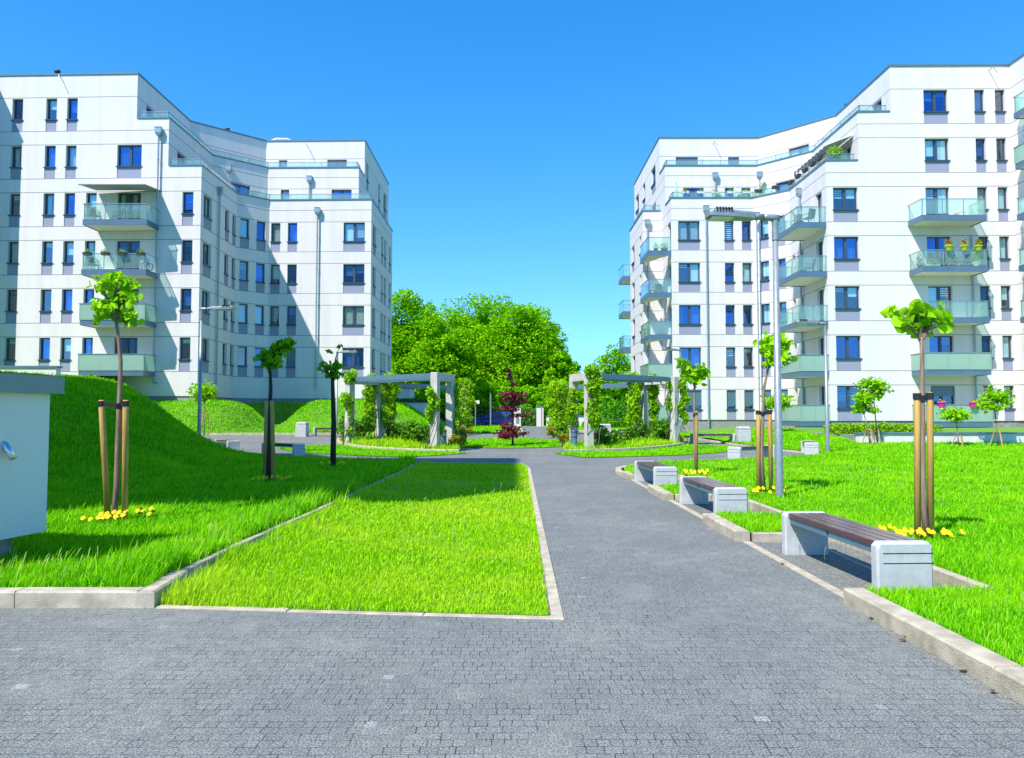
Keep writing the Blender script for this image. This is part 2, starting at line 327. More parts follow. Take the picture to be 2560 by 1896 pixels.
class Block:
    def __init__(s, root, wallmat): s.root = root; s.wm = wallmat; s.segs = []; s.count = 0
    def seg(s, p0, p1, z0, z1): s.segs.append(dict(p0=p0, p1=p1, z0=z0, z1=z1, holes=[], wins=[])); return len(s.segs)-1
    def par(s, i, u, v):
        g = s.segs[i]; x, y, _ = ray(u, v); (p, q) = g['p0'], g['p1']; dx, dy = q[0]-p[0], q[1]-p[1]
        # p + t*d = r*(x,y)
        det = dx*(-y)+dy*x; t = (-p[0]*(-y)-p[1]*x)/det
        return t*math.hypot(dx, dy)
    def win(s, i, u0, u1, v, rows, kind='W', shut=0):
        g = s.segs[i]; _, l = frame_of(g['p0'], g['p1']); a, b = sorted((s.par(i, u0, v), s.par(i, u1, v)))
        a = max(.12, a); b = min(l-.12, b)
        if b-a < .35: c = (a+b)/2; a, b = c-.3, c+.3
        for k in rows:
            zt = zH(k)-.05; zb = zH(k)-2.15+(.02 if kind == 'W' else .06)
            g['holes'].append((a, b, zb, zt)); g['wins'].append((a, b, zb, zt, kind, shut))
    def finish(s):
        wall = MB(); inner = MB()
        for g in s.segs:
            wallseg(wall, g['p0'], g['p1'], g['z0'], g['z1'], g['holes'])
            fr, l = frame_of(g['p0'], g['p1'])
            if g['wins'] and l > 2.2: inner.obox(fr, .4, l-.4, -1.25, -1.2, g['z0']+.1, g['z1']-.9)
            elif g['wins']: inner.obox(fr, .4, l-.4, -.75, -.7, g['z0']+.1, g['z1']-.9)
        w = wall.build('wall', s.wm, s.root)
        inner.build('dark_room_backing', M['dark'], s.root)  # near-black sheets stand in for the darkness of unlit rooms
        for g in s.segs:
            fr, l = frame_of(g['p0'], g['p1'])
            for wn in g['wins']: s.window(fr, *wn)
    def window(s, fr, a, b, zb, zt, kind, shut):
        z0 = zt-1.36 if kind == 'W' else zb
        f = MB(); n0, n1 = -.24, -.17; t = .07
        double = (b-a) > 1.05
        f.obox(fr, a, b, n0, n1, zt-t, zt); f.obox(fr, a, b, n0, n1, z0, z0+t)
        f.obox(fr, a, a+t, n0, n1, z0+t, zt-t); f.obox(fr, b-t, b, n0, n1, z0+t, zt-t)
        cuts = [(a+t, b-t)]
        if double:
            c = (a+b)/2; f.obox(fr, c-.08, c+.08, n0, n1+.02, z0+t, zt-t); cuts = [(a+t, c-.08), (c+.08, b-t)]
        fo = f.build('window_frame' if kind == 'W' else 'balcony_door', M['frame'], s.root)
        p = MB()
        for c0, c1 in cuts: p.obox(fr, c0, c1, n0+.03, n0+.036, z0+t, zt-t)
        p.build('pane', M['glass2'] if wr.random() < .38 else M['glass'], fo)
        if kind == 'W':
            q = MB(); q.obox(fr, a+.005, b-.005, -.28, -.035, zb-.015, z0-.04); q.build('spandrel_panel', M['spandrel'], s.root)
            q = MB(); q.obox(fr, a-.05, b+.05, -.17, .06, z0-.04, z0+.012); q.build('sill', M['frame'], fo)
        r = wr.random()
        if shut:
            q = MB(); h = 1.0 if shut == 1 else shut; zz = zt-(zt-z0)*h
            q.obox(fr, a+.01, b-.01, -.16, -.10, zz, zt-.02)
            k = zz+.08
            while k < zt-.05: q.obox(fr, a+.012, b-.012, -.10, -.094, k, k+.055); k += .09
            q.build('roller_shutter', M['beam'], fo); return
        if r < .64:
            q = MB()
            for c0, c1 in cuts:
                h = wr.choice([.45, .6, .75, .95, .95]) if wr.random() < .8 else .25
                if wr.random() < .25:
                    z = zt-t
                    while z > zt-(zt-z0)*h: q.obox(fr, c0+.02, c1-.02, -.31, -.30, z-.10, z-.02); z -= .14
                else: q.obox(fr, c0+.02, c1-.02, -.27, -.265, max(z0+t, zt-(zt-z0)*h), zt-t)
            q.build('roller_blind', M['blind'] if wr.random() < .75 else M['blind2'], fo)
        elif r < .88:
            q = MB()
            for c0, c1 in cuts:
                n = max(3, int((c1-c0)/.06)); w = (c1-c0)*(.42 if wr.random() < .5 else 1)
                pts = [(c0+w*i/n, -.36+.03*math.sin(i*2.1)) for i in range(n+1)]
                (ox, oyy), (dx, dy), (nx, ny) = fr
                for i in range(n):
                    A, B = pts[i], pts[i+1]
                    def P(k_, z): return (ox+dx*k_[0]+nx*k_[1], oyy+dy*k_[0]+ny*k_[1], z)
                    q.quad(P(A, z0+t), P(B, z0+t), P(B, zt-t), P(A, zt-t))
            q.build('curtain', M['blind'], fo)
def railing(root, ch, z0, zt, nin, gmat, posts=1.45, name='railing'):
    """steel rail and posts along a chain, glass between; nin = inward offset"""
    c = offset_chain(ch, nin); rail = MB(); gl = MB()
    for i in range(len(c)-1):
        p, q = Vector(c[i]), Vector(c[i+1]); l = (q-p).length; n = max(1, round(l/posts))
        fr, _ = frame_of(c[i], c[i+1])
        rail.obox(fr, -.018 if i else 0, l+.018, -.02, .02, zt-.035, zt)
        for k in range(n+1):
            s = l*k/n; rail.obox(fr, max(0, s-.018), min(l, s+.018), -.055, -.02, z0, zt-.035)
            if k < n: gl.obox(fr, s+.03, l*(k+1)/n-.03, -.012, 0, z0+.05, zt-.045)
    ro = rail.build(name, M['steel'], root); gl.build('glass_panel', gmat, ro)
def coping(root, ch, z, n0=-.32, n1=.05, h=.09):
    m = MB(); ribbon(m, ch, n1, n0, z, z+h); m.build('coping', M['coping'], root)
def balcony(root, ch, k, frosted):
    zb = zH(k)-2.15
    f = MB(); ribbon(f, ch, 0, -.05, zb-.33, zb+.02); fo = f.build('balcony', M['fascia'], root)
    s = MB(); inner = offset_chain(ch, -.052); s.prism(inner, zb-.29, zb-.04); s.build('slab', M['soffit'], fo)
    c = offset_chain(ch, .035 if frosted else -.02); rail = MB(); gl = MB()
    for i in range(len(c)-1):
        p, q = Vector(c[i]), Vector(c[i+1]); l = (q-p).length; n = max(1, round(l/1.15)); fr, _ = frame_of(c[i], c[i+1])
        rail.obox(fr, -.018 if i else 0, l+.018, -.022, .022, zb+.94, zb+.975)
        for j in range(n+1):
            st = l*j/n; rail.obox(fr, max(.03, st-.02), min(l-.03, st+.02), -.09, -.05, zb-.1 if frosted else zb+.02, zb+.94)
            if j < n: gl.obox(fr, st+(.006 if frosted else .03), l*(j+1)/n-(.006 if frosted else .03), -.02, -.008, zb+(-.02 if frosted else .08), zb+.94)
    ro = rail.build('railing', M['steel'], fo); gl.build('glass_panel', M['frost'] if frosted else M['bglass'], fo)
def downpipe(root, x, y, nx, ny, zt, zb, box=True, elbow=False):
    m = MB(); px, py = x+nx*.12, y+ny*.12
    pts = [(px, py, zt-.5), (px, py, zb)]
    if elbow: pts = [(px, py, zt-.5), (px, py, zb+.3), (px+.08, py-.1, zb+.1), (px+.35, py-.2, zb)]
    m.tube(pts, .055, 8)
    z = zt-2
    while z > zb+.5:
        m.tube([(px, py, z), (px, py, z+.06)], .075, 8); z -= 2.4
    o = m.build('downpipe', M['pipe'], root, smooth_=False)
    if box:
        b = MB(); w = .19
        b.hexa([(px-.1, py-.1, zt-.5), (px+.1, py-.1, zt-.5), (px+.1, py+.1, zt-.5), (px-.1, py+.1, zt-.5), (px-w, py-w*.8, zt-.32), (px+w, py-w*.8, zt-.32), (px+w, py+.1, zt-.32), (px-w, py+.1, zt-.32)])
        b.box(px-w, px+w, py-w*.8, py+.1, zt-.32, zt); b.box(px-w-.02, px+w+.02, py-w*.8-.02, py+.1, zt, zt+.03)
        b.build('hopper_head', M['pipe'], o)
def roofdetail(root, kind, x, y, z):
    m = MB()
    if kind == 'chimney':
        m.tube([(x, y, z), (x, y, z+1.15)], .13, 10); m.tube([(x, y, z+1.15), (x, y, z+1.3)], .19, 10); m.build('flue', M['black'], root, True)
    elif kind == 'duct':
        m.tube([(x, y, z), (x, y, z+.95), (x+.12, y, z+1.2), (x+.4, y, z+1.3), (x+1.3, y, z+1.3), (x+1.6, y, z+1.2), (x+1.75, y, z+.9), (x+1.75, y, z)], .2, 12)
        m.build('vent_duct', M['galv'], root, True)
    elif kind == 'panel':
        m.hexa([(x, y, z), (x+4.6, y-2.2, z), (x+4.9, y-1.6, z+.1), (x+.3, y+.6, z+.1), (x-.3, y+1.6, z+1.1), (x+4.3, y-.6, z+1.1), (x+4.4, y-.4, z+1.15), (x-.2, y+1.8, z+1.15)]); m.build('roof_panel', M['frame'], root)
T1, T2, RF = 16.8, 19.8, 22.63
def slab_poly(root, poly, z, name='roof_deck', th=.25):
    m = MB(); m.prism(poly, z-th, z); m.build(name, M['concrete'], root)
def light_bracket(root, x, y, z):
    m = MB(); m.tube([(x, y, z), (x, y-.35, z+.06), (x+.18, y-.5, z-.35)], .025, 6); m.build('overflow_spout', M['pipe'], root)

# ---- right block
rb = thing('apartment_block', (19, 50, .35), 'white stepped apartment block on the right, fully sunlit, with flower pots on a balcony', 'apartment building', 'white apartment blocks')
B = Block(rb, M['wall_r']); zb = 1.07
g_back = B.seg((11.3, 67.5), (11.3, 61.5), zb, 15.95); B.seg((11.3, 61.5), (9.9, 61.5), zb, T1)
RG = B.seg((9.9, 61.5), (9.9, 55.3), zb, T1); B.seg((9.9, 55.3), (11.3, 55.3), zb, T1); RE = B.seg((11.3, 55.3), (11.3, 51.9), zb, 15.95); B.seg((11.3, 53.9), (11.3, 51.9), 15.95, T1)
RD = B.seg((11.3, 51.9), (17.1, 51.9), zb, T1); RC = B.seg((17.1, 51.9), (19.0, 50.1), zb, T1); RB = B.seg((19.0, 50.1), (19.0, 44.15), zb, T1)
RA = B.seg((19.0, 44.15), (30.2, 44.05), zb, 15.95); B.seg((19.0, 44.15), (21.0, 44.132), 15.95, T1); RX = B.seg((30.2, 44.05), (30.2, 37), zb, RF)
B.seg((30.2, 37), (48, 37), zb, RF)
RS2 = B.seg((11.3, 67.5), (11.3, 53.9), 15.95, 18.95); B.seg((11.3, 55.87), (11.3, 53.9), 18.95, T2); RD2 = B.seg((11.3, 53.9), (18.1, 53.9), T1-.73, T2); RC2 = B.seg((18.1, 53.9), (21.0, 50.9), T1-.73, T2)
RB2 = B.seg((21.0, 50.9), (21.0, 44.13), T1-.73, T2); RA2 = B.seg((21.0, 44.132), (30.2, 44.05), 15.95, 18.95); B.seg((21.0, 44.132), (23.0, 44.114), 18.95, T2)
RS1 = B.seg((11.3, 67.5), (11.3, 55.87), 18.95, RF); RD1 = B.seg((11.3, 55.87), (18.95, 55.87), T2-.73, RF); RC1 = B.seg((18.95, 55.87), (23.0, 51.65), T2-.73, RF)
RB1 = B.seg((23.0, 51.65), (23.0, 44.11), T2-.73, RF); RA1 = B.seg((23.0, 44.114), (30.2, 44.05), 18.95, RF)
F5 = [5, 4, 3, 2, 1]
B.win(RA1, 2308.6, 2368.7, 240, [7]); B.win(RA2, 2308.6, 2368.7, 240, [6]); B.win(RA, 2314, 2374, 490, [5, 4, 3, 2], 'D'); B.win(RA, 2314, 2374, 490, [1], 'D', shut=.3)
for u0, u1 in ((2435.7, 2460.7), (2487, 2511.7)):
    B.win(RA1, u0, u1, 240, [7]); B.win(RA2, u0, u1, 240, [6]); B.win(RA, u0, u1, 240, F5)
B.win(RA, 2082.7, 2144, 490, F5)
B.win(RB, 2039, 2054.7, 520, F5, 'D'); B.win(RB, 1981, 1987.6, 640, F5); B.win(RB, 1999.5, 2007, 640, F5)
B.win(RC, 1899.4, 1921, 560, [5, 4, 3, 2]); B.win(RC, 1944, 1962.6, 560, [5, 4, 3, 2]); B.win(RC, 1899.4, 1921, 560, [1], shut=.8); B.win(RC, 1944, 1962.6, 560, [1], shut=.9)
for u0, u1 in ((1695.4, 1749.3), (1811, 1834.4), (1854.7, 1877.8)):
    B.win(RD, u0, u1, 570, [5, 4, 3, 2]); B.win(RD, u0, u1, 570, [1], shut=.8)
B.win(RE, 1669, 1677, 560, F5, 'D'); B.win(RG, 1579.5, 1586, 640, F5); B.win(RG, 1599, 1603, 640, F5)
for u0, u1 in ((1707.7, 1759.3), (1812, 1834.4), (1853.3, 1876.2)): B.win(RD2, u0, u1, 465, [6], 'D')
B.win(RC2, 1939, 1987.6, 460, [6], 'D'); B.win(RB2, 2112, 2126, 370, [6], 'D')
B.win(RD1, 1689.3, 1744.9, 400, [7], 'D', shut=.4); B.win(RD1, 1820.4, 1848, 400, [7], 'D', shut=.8); B.win(RC1, 1971.8, 2022.4, 375, [7], 'D'); B.win(RB1, 2179, 2204, 265, [7], 'D')
for u0, u1, v in ((1628, 1638.6, 430), (1607, 1613, 480), (1589.5, 1597, 510)):
    B.win(RS1, u0, u1, v, [7]); B.win(RS2, u0, u1, v, [6])
B.finish()
m = MB(); ribbon(m, [(11.3, 67.5), (11.3, 61.5), (9.9, 61.5), (9.9, 55.3), (11.3, 55.3), (11.3, 51.9), (17.1, 51.9), (19.0, 50.1), (19.0, 44.15), (30.2, 44.05), (30.2, 37), (48, 37)], -.06, -.4, -.2, 1.07); m.build('plinth', M['plinth'], rb)
coping(rb, [(11.3, 61.5), (9.9, 61.5), (9.9, 55.3), (11.24, 55.3)], T1); coping(rb, [(11.3, 53.8), (11.3, 51.9), (17.1, 51.9), (19.0, 50.1), (19.0, 44.15), (20.94, 44.15)], T1)
coping(rb, [(11.3, 55.8), (11.3, 53.9), (18.1, 53.9), (21.0, 50.9), (21.0, 44.13), (22.94, 44.13)], T2)
coping(rb, [(11.3, 67.5), (11.3, 55.87), (18.95, 55.87), (23.0, 51.65), (23.0, 44.11), (30.2, 44.05), (30.2, 37), (48, 37)], RF, h=.11)
m = MB(); ribbon(m, [(11.3, 61.5), (9.9, 61.5), (9.9, 55.3), (11.24, 55.3)], -.29, -.3, T1-.73, T1); ribbon(m, [(11.3, 53.8), (11.3, 51.9), (17.1, 51.9), (19.0, 50.1), (19.0, 44.15), (20.94, 44.15)], -.29, -.3, T1-.73, T1)
ribbon(m, [(11.3, 55.8), (11.3, 53.9), (18.1, 53.9), (21.0, 50.9), (21.0, 44.13), (22.94, 44.13)], -.29, -.3, T2-.73, T2); m.build('parapet_lining', M['plain'], rb)
slab_poly(rb, [(11.35, 67.4), (11.35, 61.4), (9.95, 61.4), (9.95, 55.35), (11.35, 55.35), (11.35, 51.95), (17.1, 51.95), (19.05, 50.12), (19.05, 44.2), (30.1, 44.1), (48, 44.1), (48, 67.4)], T1-.73, 'terrace_deck')
slab_poly(rb, [(11.35, 67.3), (11.35, 53.95), (18.1, 53.95), (21.05, 50.92), (21.05, 44.2), (48, 44.2), (48, 67.3)], T2-.73, 'terrace_deck')
slab_poly(rb, [(11.35, 67.2), (11.35, 55.92), (18.97, 55.92), (23.05, 51.67), (23.05, 44.2), (30.25, 44.1), (30.25, 37.1), (47.9, 37.1), (47.9, 67.2)], RF-.3)
m = MB(); m.quad((48, 67.5, 0), (11.3, 67.5, 0), (11.3, 67.5, RF), (48, 67.5, RF)); m.quad((48, 37, 0), (48, 67.5, 0), (48, 67.5, RF), (48, 37, RF)); m.build('rear_wall', M['plain'], rb)
railing(rb, [(9.9, 60.8), (9.9, 55.3), (11.2, 55.3)], T1+.09, T1+.5, -.15, M['bglass'], name='terrace_railing')
railing(rb, [(11.3, 53.5), (11.3, 51.9), (17.1, 51.9), (19.0, 50.1), (19.0, 44.15), (20.8, 44.15)], T1+.09, T1+.5, -.15, M['bglass'], name='terrace_railing')
railing(rb, [(11.3, 55.4), (11.3, 53.9), (18.1, 53.9), (21.0, 50.9), (21.0, 44.13), (22.8, 44.13)], T2+.09, T2+.5, -.15, M['bglass'], name='terrace_railing')
xa, xb = at_y(2271, 600, 44.1).x, at_y(2428, 600, 44.1).x
for k in F5: balcony(rb, [(xa, 44.1), (xa, 42.6), (xb, 42.6), (xb, 44.1)], k, k <= 2)
for k in F5: balcony(rb, [(19.0, 47.7), (17.25, 47.7), (17.25, 44.25), (19.0, 44.25)], k, k <= 2)
for k in F5: balcony(rb, [(9.9, 55.2), (9.62, 55.2), (9.62, 52.0), (11.3, 52.0)], k, k <= 2)
for k in F5: balcony(rb, [(11.3, 64.2), (9.3, 64.2), (9.3, 61.7), (11.3, 61.7)], k, k <= 1)
for k in (7, 6, 5, 4, 3): balcony(rb, [(30.2, 42.6), (29.4, 42.6), (29.4, 39.8), (30.2, 39.8)], k, k == 6)
def pipe_at(root, u, v, Y, nx, ny, zbot, xfix=None, **kw):
    p = at_y(u, v, Y); downpipe(root, p.x if xfix is None else xfix, Y, nx, ny, p.z, zbot, **kw)
pipe_at(rb, 1787, 435, 53.9, 0, -1, T1-.6); pipe_at(rb, 1899, 433, 53.2, -.3, -1, T1-.6); pipe_at(rb, 1764, 517, 51.9, 0, -1, .45); pipe_at(rb, 1891, 534, 51.3, -.3, -1, .45)
pipe_at(rb, 1602, 552, 55.3, 0, -1, .45, xfix=10.2); pipe_at(rb, 2003, 473, 48.0, -1, 0, .45, xfix=19.0); pipe_at(rb, 2429, 570, 44.07, 0, -1, .6, box=False, xfix=xb-.05)
pipe_at(rb, 2078, 362, 46.9, -1, 0, T1-.6, xfix=21.0)
roofdetail(rb, 'duct', 17.2, 59, RF-.2); roofdetail(rb, 'chimney', 19.2, 59, RF-.1); roofdetail(rb, 'panel', 19.8, 58.5, RF); m = MB(); m.tube([(15.7, 60, RF), (15.7, 60, RF+.9)], .35, 14); m.tube([(15.7, 60, RF+.9), (15.7, 60, RF+1.0)], .48, 14); m.build('roof_vent', M['black'], rb)
m = MB(); m.tube([(23.3, 50.6, RF-.1), (23.3, 50.6, RF+.42)], .14, 10); m.build('roof_vent', M['black'], rb)
for u, v, Y in ((1783, 358, 55.87), (2472, 177, 44.05)): q = at_y(u, v, Y); light_bracket(rb, q.x, Y, q.z)
# striped awning on the upper terrace, folded out over a strip of terrace
aw = MB(); n = 18
for i in range(n):
    y0 = 50.0-5.3*i/n; y1 = 50.0-5.3*(i+1)/n
    if i % 2 == 0: aw.hexa([(19.35, y0, 18.0), (19.35, y1, 18.0), (20.95, y1, 18.62), (20.95, y0, 18.62), (19.35, y0, 18.04), (19.35, y1, 18.04), (20.95, y1, 18.68), (20.95, y0, 18.68)]); aw.hexa([(19.33, y0, 17.75), (19.33, y1, 17.75), (19.35, y1, 17.75), (19.35, y0, 17.75), (19.33, y0, 18.04), (19.33, y1, 18.04), (19.35, y1, 18.04), (19.35, y0, 18.04)])
ao = aw.build('awning', M['frame'], rb)
aw = MB()
for i in range(1, n, 2):
    y0 = 50.0-5.3*i/n; y1 = 50.0-5.3*(i+1)/n
    aw.hexa([(19.35, y0, 18.0), (19.35, y1, 18.0), (20.95, y1, 18.62), (20.95, y0, 18.62), (19.35, y0, 18.04), (19.35, y1, 18.04), (20.95, y1, 18.68), (20.95, y0, 18.68)])
aw.build('awning_stripe', M['blind'], ao)
for y0, y1, x0, x1, z in ((54.1, 54.06, 17.4, 17.44, T1), (56.0, 55.96, 20.0, 20.04, T2)):
    m = MB(); m.hexa([(x0, y0-1.7, z-.6), (x1, y0-1.7, z-.6), (x1+.5, y0, z-.6), (x0+.5, y0, z-.6), (x0, y0-1.7, z+1.0), (x1, y0-1.7, z+1.0), (x1+.5, y0, z+1.35), (x0+.5, y0, z+1.35)]); m.build('terrace_screen', M['frost'], rb)

# ---- left block
lb = thing('apartment_block', (-19, 50, 2.3), 'white stepped apartment block on the left above the grass mound, with shaded blue-green side walls', 'apartment building', 'white apartment blocks')
B = Block(lb, M['wall_l']); zb = 2.58
LX = B.seg((-48, 43), (-32.6, 43), zb, RF); LX2 = B.seg((-32.6, 43), (-32.6, 45.45), zb, RF)
LA = B.seg((-32.6, 45.45), (-19.15, 45.0), zb, 15.95); B.seg((-21.25, 45.07), (-19.15, 45.0), 15.95, T1); LB = B.seg((-19.15, 45.0), (-19.15, 50.9), zb, T1); LC = B.seg((-19.15, 50.9), (-17.4, 52.5), zb, T1)
LD = B.seg((-17.4, 52.5), (-10.05, 52.3), zb, T1); LE = B.seg((-10.05, 52.3), (-10.05, 61.5), zb, T1); B.seg((-10.05, 61.5), (-11.4, 61.5), zb, T1); B.seg((-11.4, 61.5), (-11.4, 67.5), zb, 15.95)
ya2, ya1 = 45.45-.45*(32.6-21.25)/13.45, 45.45-.45*(32.6-23.3)/13.45
LA2 = B.seg((-32.6, 45.45), (-21.25, ya2), 15.95, 18.95); B.seg((-23.3, ya1), (-21.25, ya2), 18.95, T2); LB2 = B.seg((-21.25, ya2), (-21.25, 51.7), T1-.73, T2); LC2 = B.seg((-21.25, 51.7), (-18.2, 54.4), T1-.73, T2)
LD2 = B.seg((-18.2, 54.4), (-11.4, 54.3), T1-.73, T2); LS2 = B.seg((-11.4, 54.3), (-11.4, 67.5), 15.95, 18.95); B.seg((-11.4, 54.3), (-11.4, 56.4), 18.95, T2)
LA1 = B.seg((-32.6, 45.45), (-23.3, ya1), 18.95, RF); LB1 = B.seg((-23.3, ya1), (-23.3, 52.7), T2-.73, RF); LC1 = B.seg((-23.3, 52.7), (-19.1, 56.6), T2-.73, RF)
LD1 = B.seg((-19.1, 56.6), (-11.4, 56.4), T2-.73, RF); LS1 = B.seg((-11.4, 56.4), (-11.4, 67.5), 18.95, RF)
F4 = [5, 4, 3, 2]
for u0, u1 in ((31, 57.5), (115.6, 142.3), (168, 194)):
    B.win(LA1, u0, u1, 270, [7]); B.win(LA2, u0, u1, 270, [6]); B.win(LA, u0, u1, 270, F4)
B.win(LA2, 293, 354, 390, [6]); B.win(LA, 292.6, 351.6, 520, F4, 'D'); B.win(LA, 214.7, 241, 520, F4); B.win(LA, 455.8, 483, 520, F4)
for u0, u1 in ((509, 529), (563, 573), (581.5, 590)): B.win(LB, u0, u1, 545, F4)
for u0, u1 in ((600.4, 623), (641.7, 663.8)): B.win(LC, u0, u1, 575, F4)
B.win(LD, 677.4, 700.7, 580, [5, 4, 3]); B.win(LD, 719.6, 743, 580, [5, 4, 3]); B.win(LD, 677.4, 700.7, 580, [2], shut=1); B.win(LD, 719.6, 743, 580, [2], shut=1); B.win(LD, 859, 912, 580, F4)
for u0, u1 in ((932, 939.5), (952.8, 957.8), (960.3, 964.8), (972.5, 976.6)): B.win(LE, u0, u1, 650, F4)
B.win(LB2, 443, 468, 400, [6], 'D'); B.win(LC2, 575.7, 625, 470, [6], 'D'); B.win(LD2, 702, 723, 475, [6], 'D'); B.win(LD2, 829, 879, 475, [6], 'D')
B.win(LB1, 366, 385, 270, [7], 'D'); B.win(LC1, 500, 515, 360, [7], 'D'); B.win(LD1, 697, 718, 405, [7], 'D'); B.win(LD1, 818, 867, 405, [7], 'D')
for u0, u1, v in ((916, 921.5, 420), (946, 950, 480), (959, 966, 500)): B.win(LS1, u0, u1, v, [7]); B.win(LS2, u0, u1, v, [6])
B.finish()
chL3 = [(-19.15, 45.0), (-19.15, 50.9), (-17.4, 52.5), (-10.05, 52.3), (-10.05, 61.5), (-11.4, 61.5)]
m = MB(); ribbon(m, [(-48, 43), (-32.6, 43), (-32.6, 45.45)]+chL3+[(-11.4, 67.5)], -.06, -.4, .0, 2.58); m.build('plinth', M['plinth'], lb)
coping(lb, [(-21.19, 45.07)]+chL3, T1)
chL2 = [(-21.25, ya2), (-21.25, 51.7), (-18.2, 54.4), (-11.4, 54.3), (-11.4, 56.4)]; coping(lb, [(-23.24, ya1)]+chL2, T2)
coping(lb, [(-48, 43), (-32.6, 43), (-32.6, 45.45), (-23.3, ya1), (-23.3, 52.7), (-19.1, 56.6), (-11.4, 56.4), (-11.4, 67.5)], RF, h=.11)
m = MB(); ribbon(m, [(-21.19, 45.07)]+chL3, -.29, -.3, T1-.73, T1); ribbon(m, [(-23.24, ya1)]+chL2, -.29, -.3, T2-.73, T2); m.build('parapet_lining', M['plain'], lb)
slab_poly(lb, [(-48, 45.6), (-32.5, 45.5), (-19.2, 45.06), (-19.2, 50.92), (-17.42, 52.55), (-10.1, 52.36), (-10.1, 61.4), (-11.45, 61.4), (-11.45, 67.4), (-48, 67.4)], T1-.73, 'terrace_deck')
slab_poly(lb, [(-48, 45.7), (-32.4, 45.6), (-21.3, 45.2), (-21.3, 51.72), (-18.22, 54.46), (-11.45, 54.35), (-11.45, 67.3), (-48, 67.3)], T2-.73, 'terrace_deck')
slab_poly(lb, [(-47.9, 43.1), (-32.7, 43.1), (-32.65, 45.5), (-23.35, 45.2), (-23.35, 52.72), (-19.12, 56.66), (-11.45, 56.45), (-11.45, 67.2), (-47.9, 67.2)], RF-.3)
m = MB(); m.quad((-11.4, 67.5, 0), (-48, 67.5, 0), (-48, 67.5, RF), (-11.4, 67.5, RF)); m.quad((-48, 67.5, 0), (-48, 43, 0), (-48, 43, RF), (-48, 67.5, RF)); m.build('rear_wall', M['plain'], lb)
railing(lb, [(-21.1, 45.06)]+chL3[:4]+[(-10.05, 54.0)], T1+.09, T1+.5, -.15, M['bglass'], name='terrace_railing')
railing(lb, [(-23.1, ya1)]+chL2[:4]+[(-11.4, 55.6)], T2+.09, T2+.5, -.15, M['bglass'], name='terrace_railing')
xa2, xb2 = at_y(242, 600, 45.15).x, at_y(396.5, 600, 45.1).x
for k in F4: balcony(lb, [(xa2, 45.18), (xa2, 43.6), (xb2, 43.6), (xb2, 45.05)], k, k <= 3)
for x, y, z0, z1 in ((-17.9, 53.0, T1, T1+1.4), (-20.0, 55.0, T2, T2+1.4)):
    m = MB(); m.hexa([(x+.0, y-.1, z0-.6), (x+.04, y-.1, z0-.6), (x-.8, y+1.3, z0-.6), (x-.84, y+1.3, z0-.6), (x, y-.1, z1-.5), (x+.04, y-.1, z1-.5), (x-.8, y+1.3, z1), (x-.84, y+1.3, z1)]); m.build('terrace_screen', M['frost'], lb)
pipe_at(lb, 399.5, 322, 45.05, 0, -1, at_y(400, 960, 45).z, elbow=True); pipe_at(lb, 544, 470, 47.6, 1, 0, 3.3, xfix=-19.15); pipe_at(lb, 775, 443, 54.35, 0, -1, T1-.6); pipe_at(lb, 795, 522, 52.35, 0, -1, 3.3)
pipe_at(lb, 538, 416, 52.5, .6, -.8, T1-.6, xfix=-20.4)
roofdetail(lb, 'chimney', -29.6, 47.2, RF-.1); m = MB(); m.box(-30.8, -30.3, 47.0, 47.4, RF-.2, RF+.75); m.build('roof_vent', M['black'], lb)
roofdetail(lb, 'duct', -24.6, 57.5, RF-.1); roofdetail(lb, 'chimney', -22.5, 57.5, RF+.1); roofdetail(lb, 'duct', -19.8, 60, RF+.1); roofdetail(lb, 'chimney', -18.3, 60.5, RF-.1)
for u, v, Y in ((155, 197, 45.4), (768, 364, 56.5)): q = at_y(u, v, Y); light_bracket(lb, q.x, Y, q.z)
aw = MB(); z = 15.2
aw.hexa([(xa2-.1, 43.3, z-.12), (xb2, 43.3, z-.12), (xb2, 45.1, z+.08), (xa2-.1, 45.1, z+.08), (xa2-.1, 43.3, z-.09), (xb2, 43.3, z-.09), (xb2, 45.1, z+.11), (xa2-.1, 45.1, z+.11)])
aw.tube([(xa2-.1, 43.28, z-.12), (xb2, 43.28, z-.12)], .05, 8); aw.build('awning', M['canvas'], lb)
# ---- unseen block inferred from its lawn shadow; overhanging top storey added to shape it
ob = thing('apartment_block', (-14, 8, 0), 'unseen white apartment block beyond the left edge, overhang added to shape its lawn shadow', 'apartment building', 'white apartment blocks')
B = Block(ob, M['wall_l']); P = [(-46, -.5), (-16.5, -.5), (-13.6, .5), (-11.05, 1.35), (-11.05, 12.2), (-17, 12.2), (-19, 15.2), (-46, 15.2)]
PL = [(-46, 1.6), (-20, 1.6), (-14.4, 3.0), (-11.05, 4.7)]+P[4:]
sg = [B.seg(PL[i], PL[i+1], .0, RF if i > 3 else 19.8) for i in range(7)]
for i in range(3): B.seg(P[i], P[i+1], 19.6, RF)
B.segs[3]['z1'] = 19.8; B.seg(P[3], P[4], 19.8, RF); slab_poly(ob, P[:4]+PL[:4][::-1], 19.6, 'shadow_overhang_soffit', .05)  # overhang added only to place the edge of the lawn shadow
def wx(i, a, b, rows, kind='W'):
    g = B.segs[i]
    for k in rows: g['holes'].append((a, b, zH(k)-2.13, zH(k)-.05)); g['wins'].append((a, b, zH(k)-2.13, zH(k)-.05, kind, 0))
for a in (1.2, 3.6, 5.6): wx(3, a, a+(.75 if a != 3.6 else 1.4), [1, 2, 3, 4, 5])
